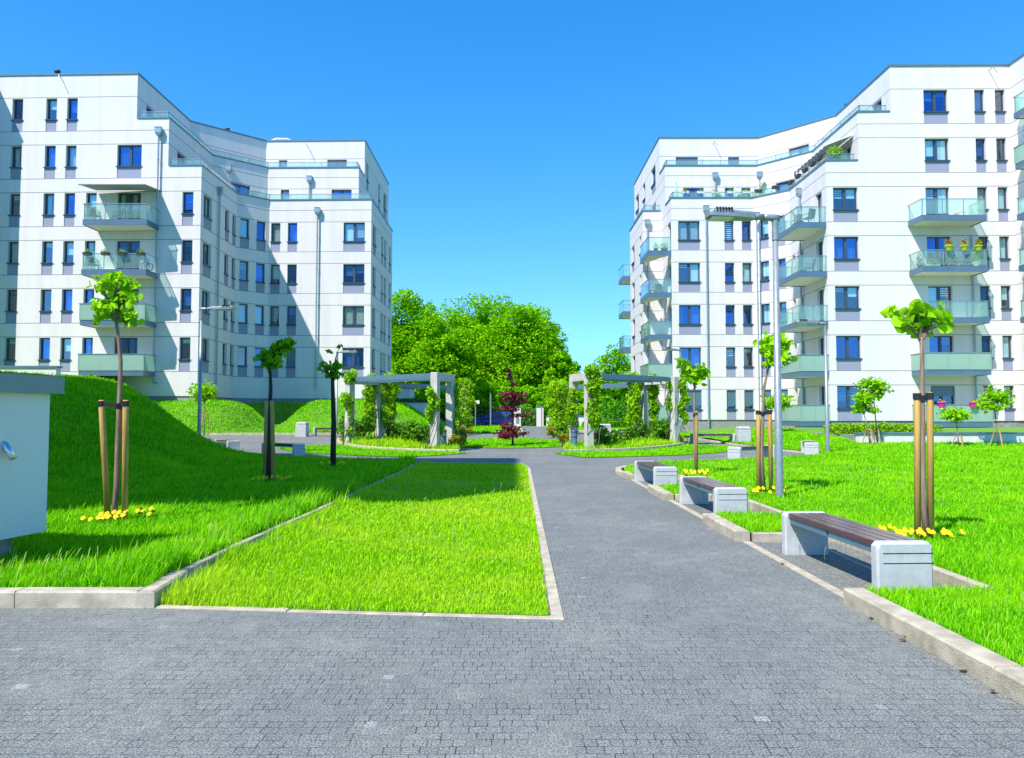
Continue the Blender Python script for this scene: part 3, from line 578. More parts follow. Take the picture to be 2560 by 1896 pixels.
B.finish(); coping(ob, P, RF, h=.11); slab_poly(ob, [(-45.9, -.4), (-16.55, -.4), (-13.65, .6), (-11.15, 1.45), (-11.15, 12.1), (-17.05, 12.1), (-19.05, 15.1), (-45.9, 15.1)], RF-.3)
# ------------------------------------------------------------------ ground, paths, kerbs
def inpoly(x, y, poly):
    r = np.zeros(np.shape(x), bool); n = len(poly)
    for i in range(n):
        x0, y0 = poly[i]; x1, y1 = poly[(i+1) % n]
        if y0 == y1: continue
        c = ((y0 > y) != (y1 > y)) & (x < (x1-x0)*(y-y0)/(y1-y0)+x0); r ^= c
    return r
def sheet(name, poly, sp, zf, mat, kind='structure'):
    xs = [p[0] for p in poly]; ys = [p[1] for p in poly]; pts = []
    # densify edges
    for i in range(len(poly)):
        a, b = Vector(poly[i]), Vector(poly[(i+1) % len(poly)]); n = max(1, int((b-a).length/sp))
        for k in range(n): pts.append(a+(b-a)*k/n)
    ne = len(pts); edges = [(i, (i+1) % ne) for i in range(ne)]
    X, Y = np.meshgrid(np.arange(min(xs)+sp*.5, max(xs), sp), np.arange(min(ys)+sp*.5, max(ys), sp)); X = X.ravel(); Y = Y.ravel()
    k = inpoly(X, Y, poly)
    pts += [Vector((float(a), float(b))) for a, b in zip(X[k], Y[k])]
    v, e, f, _, _, _ = delaunay_2d_cdt(pts, edges, [], 1, 1e-5)
    m = MB(); m.v = [(p.x, p.y, zf(p.x, p.y)) for p in v]; m.f = [tuple(q) for q in f]
    o = m.build(name, mat, None); props(o, kind=kind)
    for p in o.data.polygons:
        if p.normal.z < 0: o.data.flip_normals(); break
    return o
def arc(cx, cy, r, a0, a1, n=24): return [(cx+r*math.cos(R(a0+(a1-a0)*i/n)), cy+r*math.sin(R(a0+(a1-a0)*i/n))) for i in range(n+1)]
gx = np.concatenate([[-600, -300, -150, -90, -60], np.arange(-48, 48.1, .6), [60, 90, 150, 300, 600]])
gy = np.concatenate([[-300, -100, -40, -15], np.arange(-6, 76, .6), [80, 90, 110, 150, 250, 400, 800]])
X, Y = np.meshgrid(gx, gy); Z = T(X, Y)-.06
V = np.stack([X.ravel(), Y.ravel(), Z.ravel()], 1); nx, ny = len(gx), len(gy); I, J = np.meshgrid(np.arange(nx-1), np.arange(ny-1)); b = (J*nx+I).ravel()
fl = np.stack([b, b+1, b+1+nx, b+nx], 1).ravel()
g = npmesh('ground', V, fl, np.full(len(b), 4), M['soil'], None, True); props(g, kind='structure')
flat = lambda x, y: float(gbase(np.float64(x), np.float64(y)))
CEN = (0, 36)
lawn_c = [(-2.74, 5.83), (.27, 5.54), (.42, 20.6), (.30, 21.6), (-.6, 22.15), (-2.7, 22.1), (-2.62, 19.5), (-2.75, 12.2), (-2.88, 7.8)]
lawn_l = [(-20, 5.95), (-2.90, 5.95), (-3.00, 6.6), (-3.02, 7.84), (-2.88, 12.2), (-2.75, 19.5), (-2.85, 22.1), (-5.3, 22.7), (-7.6, 24.2), (-10.4, 26.6), (-13.0, 29.8), (-17, 33.5), (-26, 36), (-26, 12), (-20, 12)]
bays = [(5.98, 8.72), (10.35, 12.85), (14.5, 16.9)]
def bayx(y0): return 3.78
kr = [(2.82, -3.0), (2.82, 5.98)]
lawn_r = [(2.79, -4), (2.79, 5.92), (3.90, 5.92), (3.90, 8.8), (2.79, 8.8), (2.79, 10.28), (3.88, 10.28), (3.88, 12.92), (2.79, 12.92), (2.78, 14.42), (3.85, 14.42), (3.85, 17.0), (2.76, 17.0), (2.8, 18.6), (3.1, 19.9), (3.9, 20.9), (5.4, 21.8), (7.2, 22.6), (9.2, 23.9), (10.9, 25.6), (11.3, 27.4), (10.6, 29.6), (9.8, 33.2), (9.4, 38), (16, 43.8), (30, 43.8), (30, -4)]
def zr(x, y): return Tz(x, y)+.10
def zl(x, y): return Tz(x, y)+.09
paved = [(-22, -8), (2.80, -8), (2.80, 8.76), (2.8, 12.9), (2.76, 17), (2.78, 18.7), (3.06, 19.95), (3.86, 20.95), (5.4, 21.85), (7.2, 22.65), (9.2, 23.95), (10.85, 25.65), (11.25, 27.4), (10.55, 29.6), (9.75, 33.2), (8.6, 37.2), (5.0, 42.5), (4.2, 46), (2.9, 67), (.4, 67), (.6, 46), (-2, 43.5), (-6, 41.5), (-11, 40.6), (-19, 40.2), (-19, 35), (-14, 31), (-10.5, 26.7), (-7.7, 24.3), (-5.4, 22.8), (-3.1, 22.2), (-3.1, 5.93), (-22, 5.93)]
o = sheet('paved_path', paved, 1.2, lambda x, y: flat(x, y)+.0, M['pave'])
for y0, y1 in bays: sheet('paved_bay', [(2.80, y0-.05), (3.86, y0-.05), (3.86, y1+.05), (2.80, y1+.05)], .6, lambda x, y: .003, M['pave'])
sheet('lawn', lawn_c, .7, lambda x, y: .012, M['soil']); sheet('lawn', lawn_l, .6, zl, M['soil']); sheet('lawn', lawn_r, .9, zr, M['soil'])
isl = arc(-.1, 33.7, 2.85, 0, 350, 30); bed_l = arc(0, 36, 8.15, 256, 171, 22)+arc(0, 36, 5.2, 171, 244, 14); bed_r = arc(0, 36, 8.15, 284, 369, 22)+arc(0, 36, 5.2, 369, 296, 14)
strip_l = arc(0, 36, 8.3, 259, 205, 16)+arc(0, 36, 11.0, 205, 251, 16); strip_r = arc(0, 36, 8.3, 281, 335, 16)+arc(0, 36, 11.0, 335, 283, 16)
farl = [(-13, 42.5), (-6, 42.6), (-3.2, 43.2), (-.4, 44.4), (.35, 46.5), (.3, 66), (-14, 66)]; farr = [(4.6, 46), (5.6, 43), (7.2, 40.5), (9.4, 38.5), (11, 50), (11, 66), (3.2, 66)]
far_lawns = []
for nm, poly, dz in (('lawn', isl, .02), ('planting_bed', bed_l, .11), ('planting_bed', bed_r, .11), ('lawn', strip_l, .02), ('lawn', strip_r, .02)):
    sheet(nm, poly, .8, (lambda d: lambda x, y: flat(x, y)+d)(dz), M['soil'])
for poly in (farl, farr): sheet('lawn', poly, 1.2, lambda x, y: Tz(x, y)+.05, M['soil'])
# kerbs and edgings -------------------------------------------------
def kerb_line(pts, w, z0f, z1f, label=None, name='kerb', step=.55, closed=False, j=0.008, unit=1.0, bevel=.015):
    """row of precast kerb stones with thin joints following pts; pts = front face line, stones lie to its left"""
    m = MB(); P = [Vector(p) for p in pts]; acc = []
    for i in range(len(P)-1):
        a, b2 = P[i], P[i+1]; l = (b2-a).length; n = max(1, round(l/unit)); 
        for k in range(n): acc.append((a+(b2-a)*k/n, a+(b2-a)*(k+1)/n))
    for a, b2 in acc:
        d = (b2-a).normalized(); nn = Vector((-d.y, d.x)); a2 = a+d*j*.5; b3 = b2-d*j*.5; dz = random.uniform(-.004, .004)
        c = [a2, b3, b3+nn*w, a2+nn*w]; zt = [z1f(q.x, q.y)+dz for q in c]; zb_ = [z0f(q.x, q.y) for q in c]
        bv = bevel; ci = [a2+nn*bv+d*.004, b3+nn*bv-d*.004, b3+nn*(w-bv)-d*.004, a2+nn*(w-bv)+d*.004]
        vs = [(q.x, q.y, z) for q, z in zip(c, zb_)]+[(q.x, q.y, z-bv) for q, z in zip(c, zt)]+[(q.x, q.y, z) for q, z in zip(ci, zt)]
        m.add(vs, [(3, 2, 1, 0), (8, 9, 10, 11)]+[(r+i, r+(i+1) % 4, r+4+(i+1) % 4, r+4+i) for r in (0, 4) for i in range(4)])
    o = m.build(name, M['kerb']); props(o, kind='structure'); return o
low = lambda x, y: flat(x, y)-.05
def top(h): return lambda x, y: flat(x, y)+h
kerb_line([(-20, 5.80), (-2.90, 5.80)], .15, low, top(.125), unit=.95); kerb_line([(-2.77, 5.80), (-2.86, 6.6)], .14, low, top(.125))
kerb_line([(-3.0, 6.6), (-3.0, 7.84), (-2.86, 12.2), (-2.74, 19.5), (-2.78, 20.6)][::-1], .07, low, top(.102), bevel=.008)
kerb_line([(-2.75, 5.78), (.38, 5.46)], .09, low, top(.012), bevel=.004); kerb_line([(.38, 5.46), (.50, 20.6), (.36, 21.7), (-.6, 22.25), (-2.9, 22.2)], .09, low, top(.014), bevel=.004)
for y0, y1 in ((-6, 5.95), (8.78, 10.3), (12.9, 14.45), (16.95, 17.9)): kerb_line([(2.83, y1), (2.83, y0)] if 0 else [(2.63, y1), (2.63, y0)], .17, low, top(.125), unit=.9)
kerb_line([(3.7, 20.85), (3.08, 20.25), (2.72, 19.5), (2.6, 18.7), (2.62, 17.92)], .15, low, top(.10), unit=.5)
for y0, y1 in bays:
    kerb_line([(2.7, y1+.02), (2.7, y0-.02)], .09, low, top(.012), bevel=.004)
    kerb_line([(3.78, y1), (3.78, y0)], .08, low, top(.12), bevel=.012, unit=.8); kerb_line([(3.86, y1), (2.82, y1)][::-1], .08, low, top(.11), bevel=.012)
    kerb_line([(3.45, y1-.03), (3.45, y0+.03)], .045, low, top(.009), bevel=.003)
    if y0 < 6: kerb_line([(3.86, y0), (3.86, y0-1.1)], .08, low, top(.12), bevel=.012, unit=.8)
for a, b2, c in ((256, 171, 1), (284, 369, -1)):
    q = arc(0, 36, 8.28, a, b2, 26); q = q if c < 0 else q[::-1]
    kerb_line(q, .12, low, top(.15), unit=.8)
kerb_line(arc(0, 36, 5.2, 244, 171, 16)[::-1] if 0 else arc(0, 36, 5.2, 171, 244, 16)[::-1], .1, low, top(.13)); kerb_line(arc(0, 36, 5.2, 369, 296, 16), .1, low, top(.13))
kerb_line([(5.4, 21.83), (7.2, 22.63), (9.2, 23.93), (10.87, 25.63), (11.27, 27.4), (10.57, 29.6), (9.77, 33.2), (8.9, 37.0)][::1], .08, low, top(.08), bevel=.01)
kerb_line([(-19, 40.1), (-11, 40.5), (-6, 41.4)], .08, low, top(.12), bevel=.01)
kerb_line([(3.0, 66), (4.3, 46), (5.2, 43)], .1, low, top(.12)); kerb_line([(.55, 66), (.6, 46.2)], .1, low, top(.1)); kerb_line([(-6.5, 44), (-5.0, 52)], .1, low, lambda x, y: Tz(x, y)+.12)
# ------------------------------------------------------------------ grass blades (real blades, thinned with distance)
emb = [(-36, 28), (-26, 32), (-26, 36), (-19, 35), (-19, 40.2), (-11, 40.7), (-6, 41.5), (-5, 58), (-9.9, 58), (-9.9, 52.2), (-17.4, 52.4), (-19, 50.7), (-19, 45), (-36, 45.3)]
lift = [(lawn_c, lambda x, y: x*0+.012, 1.0), (lawn_l, lambda x, y: T(x, y)+.09, 1.45), (lawn_r, lambda x, y: T(x, y)+.10, 1.1), (isl, lambda x, y: gbase(x, y)+.02, 1), (bed_l, lambda x, y: gbase(x, y)+.11, 2.6), (bed_r, lambda x, y: gbase(x, y)+.11, 2.6),
        (strip_l, lambda x, y: gbase(x, y)+.02, 1), (strip_r, lambda x, y: gbase(x, y)+.02, 1), (emb, lambda x, y: T(x, y)-.05, 1.0), (farl, lambda x, y: T(x, y)+.05, 1), (farr, lambda x, y: T(x, y)+.05, 1)]
def blades(x, y, z, hs, name, wmul=1.0, hmul=1.0, mat='grass', lean=.45):
    n = len(x); d = np.hypot(x, y-0); an = rng.uniform(0, 2*np.pi, n); la = rng.uniform(0, 2*np.pi, n)*.0+rng.normal(.5, 1.1, n)
    h = hs*rng.lognormal(0, .33, n)*hmul; w = (.0011+.00048*d)*wmul*rng.uniform(.7, 1.3, n); ln = h*lean*rng.uniform(.2, 1.5, n)
    cx, sx = np.cos(an)*w, np.sin(an)*w; lx, ly = np.cos(la)*ln, np.sin(la)*ln
    V = np.empty((n, 5, 3)); V[:, 0] = np.stack([x-cx, y-sx, z-.01], 1); V[:, 1] = np.stack([x+cx, y+sx, z-.01], 1)
    V[:, 2] = np.stack([x+cx*.8+lx*.35, y+sx*.8+ly*.35, z+h*.6], 1); V[:, 3] = np.stack([x-cx*.8+lx*.35, y-sx*.8+ly*.35, z+h*.6], 1); V[:, 4] = np.stack([x+lx, y+ly, z+h], 1)
    b = np.arange(n)[:, None]*5; fl = np.concatenate([b+np.array([[0, 1, 2, 3]]), b+np.array([[3, 2, 4]])], 1).ravel(); sz = np.tile([4, 3], n)
    o = npmesh(name, V.reshape(-1, 3), fl, sz, M[mat]); props(o, 'short green grass growing on the lawns', 'grass', kind='stuff'); return o
def scatter(poly, dens, ymin=3.6, ymax=70):
    xs = [p[0] for p in poly]; ys = [p[1] for p in poly]; x0, x1, y0, y1 = min(xs), max(xs), max(ymin, min(ys)), min(ymax, max(ys))
    out = []; y = y0
    while y < y1:
        st = max(.4, y*.06); ye = min(y1, y+st); xa, xb_ = max(x0, -.74*ye-1.0), min(x1, .74*ye+1.0)
        if xb_ > xa:
            n = int((xb_-xa)*(ye-y)*dens(.5*(y+ye))); X = rng.uniform(xa, xb_, n); Yv = rng.uniform(y, ye, n); k = inpoly(X, Yv, poly); out.append(np.stack([X[k], Yv[k]], 1))
        y = ye
    return np.concatenate(out) if out else np.zeros((0, 2))
dens = lambda y: min(6500, 6500*(6.5/max(y, 1))**1.7)
def lump(x, y): return .70+.5*np.sin(x*2.1+np.sin(y*1.3)*2)*np.cos(y*1.7+np.sin(x*.9)*1.5)+.25*np.sin(x*5.3+y*3.1)*np.sin(y*6.1-x*2.2)
for i, (poly, zf, hm) in enumerate(lift):
    P_ = scatter(poly, dens)
    if not len(P_): continue
    x, y = P_[:, 0], P_[:, 1]
    if poly is lawn_r:
        k = ~((x > 14.6) & (y > 31.3)); x, y = x[k], y[k]
    h = (.036+.0007*y)*hm*(.65+.5*lump(x, y))
    if poly is lawn_c:
        h *= .8+2.1*np.exp(-((x+2.85)/.42)**2)*(.6+.5*np.sin(y*2.3)**2); bare = np.exp(-(((x+1.1)/.6)**2+((y-8.9)/.35)**2)); k = rng.random(len(x)) > bare*.65; x, y, h = x[k], y[k], h[k]
    if poly is lawn_l: h *= (1+.7*np.exp(-((y-6.3)/.5)**2))*(1+.9*np.exp(-((x+3.1)/.35)**2)*(.5+.8*np.sin(y*3.1)**2))
    blades(x, y, zf(x, y), h, 'grass', mat='grass' if poly is lawn_c or poly is bed_l or poly is bed_r else 'grass_green')
# long seed stalks along the edges
def stalks(xy, zf, hlo, hhi, name='grass_stalks'):
    m = MB()
    V = []; 
    for x, y in xy:
        h = random.uniform(hlo, hhi); z = zf(x, y); lx = random.uniform(.0, .35)*h; ly = random.uniform(-.15, .2)*h; r = .0007+.00016*y
        m.tube([(x, y, z), (x+lx*.25, y+ly*.3, z+h*.55), (x+lx*.7, y+ly*.8, z+h*.88), (x+lx, y+ly, z+h)], [r, r, r*2.4, r*.6], 3, False)
    o = m.build(name, M['stalk']); props(o, 'pale flowering grass stalks rising above the lawn edges', 'grass', kind='stuff')
M['stalk'] = foliage('grass_stalks', (.26, .46, .04), (.5, .58, .18), trans=.2)
xy = [(random.uniform(-6, -3.2), random.uniform(5.98, 6.7)) for _ in range(150)]+[(random.gauss(-3.15, .3), random.uniform(6.3, 14)) for _ in range(150)]
stalks([p for p in xy], lambda x, y: .09, .09, .24); stalks([(random.uniform(-2.8, .3), random.uniform(6, 16)) for _ in range(350)], lambda x, y: .01, .05, .14)
stalks([(random.uniform(2.95, 9), random.uniform(4.2, 20)) for _ in range(600)], lambda x, y: .1, .07, .17); stalks([(random.uniform(-2.6, .3), random.gauss(14.3, .5)) for _ in range(90)], lambda x, y: .01, .1, .22)
# ------------------------------------------------------------------ leaves
def leaves(name, C, size, mat, parent=None, droop=0.0, fold=.25, aspect=.62, jitter=.3, up=.35):
    """one small folded leaf (two quads) per centre"""
    C = np.asarray(C, float); n = len(C)
    a = rng.normal(size=(n, 3)); a[:, 2] = a[:, 2]*.6-droop; a /= np.linalg.norm(a, axis=1)[:, None]
    nr = rng.normal(size=(n, 3)); nr[:, 2] = np.abs(nr[:, 2])+up; nr -= (nr*a).sum(1)[:, None]*a; nr /= np.linalg.norm(nr, axis=1)[:, None]
    b = np.cross(nr, a); s = (size*rng.uniform(1-jitter, 1+jitter, n))[:, None]; w = s*aspect*.5
    V = np.empty((n, 6, 3)); V[:, 0] = C-a*s*.5; V[:, 1] = C-a*s*.12+b*w-nr*-fold*w; V[:, 2] = C+a*s*.22+b*w*.8+nr*fold*w; V[:, 3] = C+a*s*.5-nr*fold*w*.6; V[:, 4] = C+a*s*.22-b*w*.8+nr*fold*w; V[:, 5] = C-a*s*.12-b*w+nr*fold*w
    k = np.arange(n)[:, None]*6; fl = np.concatenate([k+np.array([[0, 1, 2, 3]]), k+np.array([[0, 3, 4, 5]])], 1).ravel()
    return npmesh(name, V.reshape(-1, 3), fl, np.full(2*n, 4), mat, parent)
def blobs(centres, n, shell=.5, jit=.05):
    """points in ellipsoids; centres: (x,y,z,rx,ry,rz)"""
    c = np.asarray(centres, float); vol = c[:, 3]*c[:, 4]*c[:, 5]; w = vol**.72; w /= w.sum(); i = rng.choice(len(c), n, p=w)
    d = rng.normal(size=(n, 3)); d /= np.linalg.norm(d, axis=1)[:, None]; r = rng.uniform(shell**3, 1, n)**(1/3)*rng.normal(1, jit, n)
    return c[i, :3]+d*c[i, 3:6]*r[:, None]
def clump(P0, R0, k, rr):
    """sub-clumps over the surface of an ellipsoid crown"""
    d = rng.normal(size=(k, 3)); d /= np.linalg.norm(d, axis=1)[:, None]; r = rng.uniform(.35, 1, k)[:, None]**.6
    c = np.array(P0)+d*np.array(R0)*r; s = rng.uniform(.7, 1.3, k)*rr
    return np.concatenate([c, np.stack([s, s, s*.8], 1)], 1)
def big_tree(x, y, h, crown, nleaf, label, name='broadleaf_tree', mat='leaf', lsize=.32, group='trees beyond the fence', base=None):
    z0 = Tz(x, y) if base is None else base
    t = thing(name, (x, y, z0), label, 'tree', group)
    m = MB(); wob = [random.uniform(-.5, .5) for _ in range(4)]
    top_ = (x+wob[0]*.6, y, z0+h*.78); m.tube([(x, y, z0-.2), (x+wob[1]*.3, y, z0+h*.3), (x+wob[2]*.5, y, z0+h*.55), top_], [h*.02, h*.016, h*.011, .05], 8)
    C = []
    for cx, cz, rx, rz in crown:
        C += [list(q) for q in clump((x+cx, y, z0+cz), (rx, rx*.9, rz), int(30*max(1, rx*rz/6)), min(rx, rz)*.42)]
    C = np.array(C)
    idx = rng.choice(len(C), min(16, len(C)), replace=False)
    for q in C[idx]:
        zb_ = z0+h*random.uniform(.25, .55); m.tube([(x+wob[2]*.3, y, zb_), ((x+q[0])/2, (y+q[1])/2, (zb_+q[2])/2+.3), (q[0], q[1], q[2])], [h*.008, h*.005, .03], 5)
    m.build('trunk', M['bigbark'], t)
    leaves('crown', blobs(C, nleaf, .6), lsize, M[mat], t, up=.7)
    return t
def ox(u, Y): return (u-1115.5)/1612*Y
BT = [ # px O, depth, top px O, crown halfwidth m
 (868, 84, 632, 3.6, 'tall bright green tree tight against the left block at the edge of the wood'),
 (918, 92, 655, 3.4, 'leafy tree second from the left block, its crown a little lower than its neighbours'),
 (965, 80, 690, 3.2, 'broad low crowned tree in front of the wood above the left pergola'),
 (1018, 90, 640, 4.2, 'tallest round crowned tree in the middle of the wood behind the garden'),
 (1078, 88, 643, 3.4, 'round topped tree just left above the purple maple'),
 (1128, 84, 655, 4.0, 'full crowned tree straight above the purple maple'),
 (1166, 90, 668, 3.4, 'tree right of the purple maple whose crown slopes down to open sky'),
 (1204, 86, 725, 2.4, 'shorter tree on the right shoulder of the wood'),
 (1222, 80, 770, 1.6, 'small dark tree closing the wood on its right side')]
for px, d, ty, hw, lab in BT:
    h = 1.5+(903-ty)/1612*d-.3; x = ox(px, d)
    cr = [(0, h*.80, hw*.72, h*.19), (-hw*.35, h*.6, hw*.75, h*.2), (hw*.4, h*.58, hw*.75, h*.2), (0, h*.38, hw, h*.2), (0, h*.2, hw*.9, h*.14)]
    big_tree(x, d, h, cr, int(12500+1900*hw), lab, base=.3, lsize=.34)
for px, d, ty, hw, lab, n in ((1340, 84, 758, 2.6, 'dense green tree beside the balconies of the right block', 12000), (1385, 88, 735, 3.0, 'tall tree mostly hidden behind the right block', 6000), (1300, 82, 800, 1.7, 'thin see-through tree left of the dense tree by the right block', 1500), (1255, 76, 850, 2.2, 'low bushy tree behind the right pergola', 7000), (1310, 72, 862, 2.4, 'low dark tree behind the beam of the right pergola', 8000), (1210, 78, 842, 2.0, 'pale bushy tree behind the white gate pillar', 6000),
                              (905, 74, 858, 3.0, 'low spreading tree behind the left pergola beams', 8000), (970, 72, 850, 2.4, 'low tree between the left pergola and the fence', 6500), (1045, 76, 830, 2.6, 'bushy tree standing behind the fence and the pale post', 7500), (1110, 78, 835, 2.4, 'bushy tree standing behind the purple maple and the blue car', 7500), (1165, 78, 840, 2.2, 'bushy tree behind the iron gate', 6500)):
    h = 1.5+(903-ty)/1612*d-.3; x = ox(px, d); big_tree(x, d, h, [(0, h*.72, hw*.8, h*.26), (0, h*.42, hw, h*.3), (0, h*.2, hw*.9, h*.18)], n, lab, name='broadleaf_tree', lsize=.28, mat='leaf', base=.3)
under = []
for i in range(36): under.append((-30+i*1.75, 74+random.uniform(-1, 3), .9, 1.6, 1.2, random.uniform(1.2, 2.0)))
o = leaves('undergrowth', blobs(under, 26000, .5), .26, M['shrub'], None, up=.6); props(o, 'dark green undergrowth massed behind the fence', 'undergrowth', kind='stuff')
# far wood filling the view between the trunks
under = [(-34+i*2.1, 100+random.uniform(0, 5), random.uniform(3, 6), 2.4, 2.0, 3.6) for i in range(26)]
o = leaves('far_wood', blobs(under, 42000, .4), .5, M['leaf'], None, up=.6); props(o, 'far-off green wood seen between the trunks', 'wood', kind='stuff')
# thuja hedge trees
for i in range(8):
    x = 7.1+i*.52; y = 61+random.uniform(-.4, .4); h = random.uniform(2.1, 2.9)
    t = thing('conifer', (x, y, .3), 'small bright green conifer in the row behind the right pergola', 'conifer', 'conifers in a row behind the right pergola')
    m = MB(); m.tube([(x, y, .2), (x, y, .3+h*.9)], [.06, .02], 6); m.build('trunk', M['bigbark'], t)
    zz = rng.uniform(0, 1, 1500)**1.2; rr = (1-zz)**.7*.48*rng.uniform(.7, 1.05, 1500); aa = rng.uniform(0, 6.283, 1500)
    leaves('crown', np.stack([x+rr*np.cos(aa), y+rr*np.sin(aa), .3+h*zz], 1), .16, M['thuja'], t, up=.1)
# ------------------------------------------------------------------ staked young trees
def ties(t, a, b, z):
    m = MB(); a = Vector((a[0], a[1], z)); b = Vector((b[0], b[1], z)); 
    m.hexa([(a.x, a.y-.02, z-.03), (b.x, b.y-.02, z-.06), (b.x, b.y-.012, z-.06), (a.x, a.y-.012, z-.03), (a.x, a.y-.02, z+.03), (b.x, b.y-.02, z), (b.x, b.y-.012, z), (a.x, a.y-.012, z+.03)])
    m.tube([(a.x, a.y, z-.035), (a.x, a.y, z+.035)], .043, 10); m.tube([(b.x, b.y, z-.065), (b.x, b.y, z+.005)], .034, 10); return m
def young_tree(base, d, trunk, stakes, crown, nleaf, lsize, label, mat='leaf_y', tr=.033, stk=.045, zt=None, droop=.5, group='young trees tied to stakes', bark='bark', dz=0.0, depthf=.8):
    """base/trunk/stakes/crown in overview pixels at depth d"""
    bx = ox(base[0], d); z0 = zt if zt is not None else .1; t = thing('young_tree', (bx, d, z0), label, 'young tree', group)
    pts = [oy(u, v, d) for u, v in trunk]; pts = [Vector((bx, d, z0-.1))]+pts
    m = MB(); n = len(pts); m.tube(pts, [tr*(1.15-.6*i/(n-1)) for i in range(n)], 9)
    tip = pts[-1]; C = []
    for u, v, ru, rv in crown:
        c = oy(u, v, d); C.append((c.x, c.y+random.uniform(-.1, .1), c.z, ru/1612*d, ru/1612*d*depthf, rv/1612*d))
    nleaf = int(nleaf*1.6); lsize *= .74; P0 = blobs(C, nleaf, .1, .42)
    for k in range(0, nleaf, max(1, nleaf//34)):
        q = Vector(P0[k]); mid = tip.lerp(q, .5)+Vector((0, 0, .03)); m.tube([tip.lerp(pts[-2], random.uniform(0, .25)), mid, q], [tr*.4, tr*.2, tr*.09], 5, False)
    m.build('trunk', M[bark], t, True)
    leaves('crown', P0, lsize, M[mat], t, droop=droop, fold=.3, aspect=.66, up=.1)
    for (u, vb, ut, vt) in stakes:
        a = oy(u, vb, d); b = oy(ut, vt, d); s = MB(); s.tube([(a.x, a.y, z0-.1), (b.x, b.y, b.z-.02), (b.x, b.y, b.z)], [stk, stk, stk*.8], 12); s.build('stake', M['stake'], t, True)
        if len(trunk) > 1:
            tv = vt+(8 if d < 12 else 6); tu = np.interp(tv, [q[1] for q in trunk][::-1], [q[0] for q in trunk][::-1]); c = oy(tu, tv, d); ties(t, (oy(ut, tv, d).x, d), (c.x, d), c.z).build('tie', M['black'], t)
    return t
young_tree((254, 1130), 9.6, [(254, 1060), (257, 960), (261, 850), (263, 790), (257, 725), (252, 690)], [(237, 1130, 221, 872), (272, 1130, 274, 872)],
  [(243, 605, 24, 16), (262, 622, 22, 20), (232, 622, 20, 18), (250, 650, 30, 20), (275, 645, 18, 18), (222, 688, 16, 12), (265, 690, 24, 16), (284, 690, 15, 18), (240, 672, 22, 14), (215, 665, 14, 10), (292, 660, 10, 10)], 200, .165, 'young staked tree with a tall leafy crown in front of the left mound', tr=.034, stk=.037)
young_tree((585, 1050), 15.0, [(587, 980), (588, 900), (590, 840), (588, 800)], [(577, 1050, 582, 873), (596, 1050, 592, 873)],
  [(585, 788, 20, 14), (605, 765, 18, 14), (620, 752, 18, 14), (575, 775, 12, 8), (598, 790, 12, 14), (632, 745, 8, 6)], 180, .19, 'shaded young tree with two dark stakes and a crown leaning right', mat='leaf_d', tr=.05, stk=.047, bark='darkbark')  # dark bark: shade on the trunk is put into its colour
young_tree((727, 1016), 19.4, [(727, 920), (725, 850), (724, 805)], [], [(712, 802, 12, 10), (735, 800, 14, 12), (724, 815, 18, 10), (742, 755, 7, 4), (715, 766, 6, 4)], 100, .2, 'thin shaded young tree without stakes left of the left pergola', mat='leaf_d', tr=.07, bark='darkbark')  # trunk shade painted in through the dark bark here too
young_tree((2012, 1170), 8.2, [(2012, 1100), (2010, 980), (2009, 860), (2009, 780), (2007, 735)], [(1999, 1175, 1998, 856), (2028, 1175, 2026, 855)],
  [(1985, 675, 26, 12), (2005, 690, 34, 14), (2032, 682, 28, 14), (1960, 698, 20, 10), (2048, 700, 16, 16), (1982, 712, 24, 9), (2022, 714, 26, 11), (1950, 680, 14, 7)], 92, .205, 'young staked tree with big bright leaves beside the nearest bench', tr=.033, stk=.034, droop=.6)
young_tree((1662, 1068), 13.0, [(1659, 1000), (1661, 930), (1664, 850), (1676, 790)], [(1653, 1070, 1652, 893), (1680, 1070, 1677, 892)],
  [(1690, 745, 24, 16), (1668, 765, 14, 22), (1712, 750, 14, 14), (1700, 775, 20, 14), (1680, 788, 20, 12), (1714, 785, 8, 12)], 200, .18, 'young staked tree leaning right behind the big street lamp', tr=.035, stk=.038)
young_tree((1516, 1031), 16.9, [(1514, 980), (1513, 900), (1513, 850), (1514, 825)], [(1517, 1031, 1517, 896)],
  [(1495, 800, 16, 14), (1515, 812, 20, 14), (1532, 815, 12, 12), (1510, 828, 16, 10), (1482, 790, 8, 10)], 150, .2, 'young tree with a single stake and a drooping crown in front of the right block', tr=.035, stk=.042)
def globe(u, vb, d, uc, vc, ru, rv, lab, n=500, z0=None, stakes=3, mat='leaf_y', ls=.12, flat_=1.0, sh=28, crown=None):
    z0 = Tz(ox(u, d), d)+.05 if z0 is None else z0
    t = young_tree((u, vb), d, [(u, (vb+vc)/2+rv), (uc, vc+rv*.8)], [], crown or [(uc, vc, ru, rv), (uc-ru*.4, vc+rv*.2, ru*.6, rv*.6), (uc+ru*.4, vc+rv*.1, ru*.6, rv*.7)], n, ls, lab, mat=mat, tr=.028, zt=z0, group='small round-crowned trees', droop=.1)
    for k in range(stakes):
        a = 2*math.pi*k/3+.4; x0, y0 = ox(u, d)+.38*math.cos(a), d+.38*math.sin(a); m = MB(); m.tube([(x0, y0, z0-.2), (ox(u, d)+.12*math.cos(a), d+.12*math.sin(a), z0+sh/1612*d)], .022, 6); m.build('stake', M['stake'], t)
    return t
globe(446, 940, 40.2, 445, 855, 23, 16, 'small round-crowned tree on three thin stakes behind the left street lamp', ls=.24, n=600, sh=52)
globe(1893, 975, 31.0, 1880, 882, 20, 14, 'small tree left of a pair by the white garden wall, crown low and wide', n=420, ls=.2, sh=36, crown=[(1880, 872, 18, 12), (1876, 890, 14, 9), (1898, 893, 12, 7)])
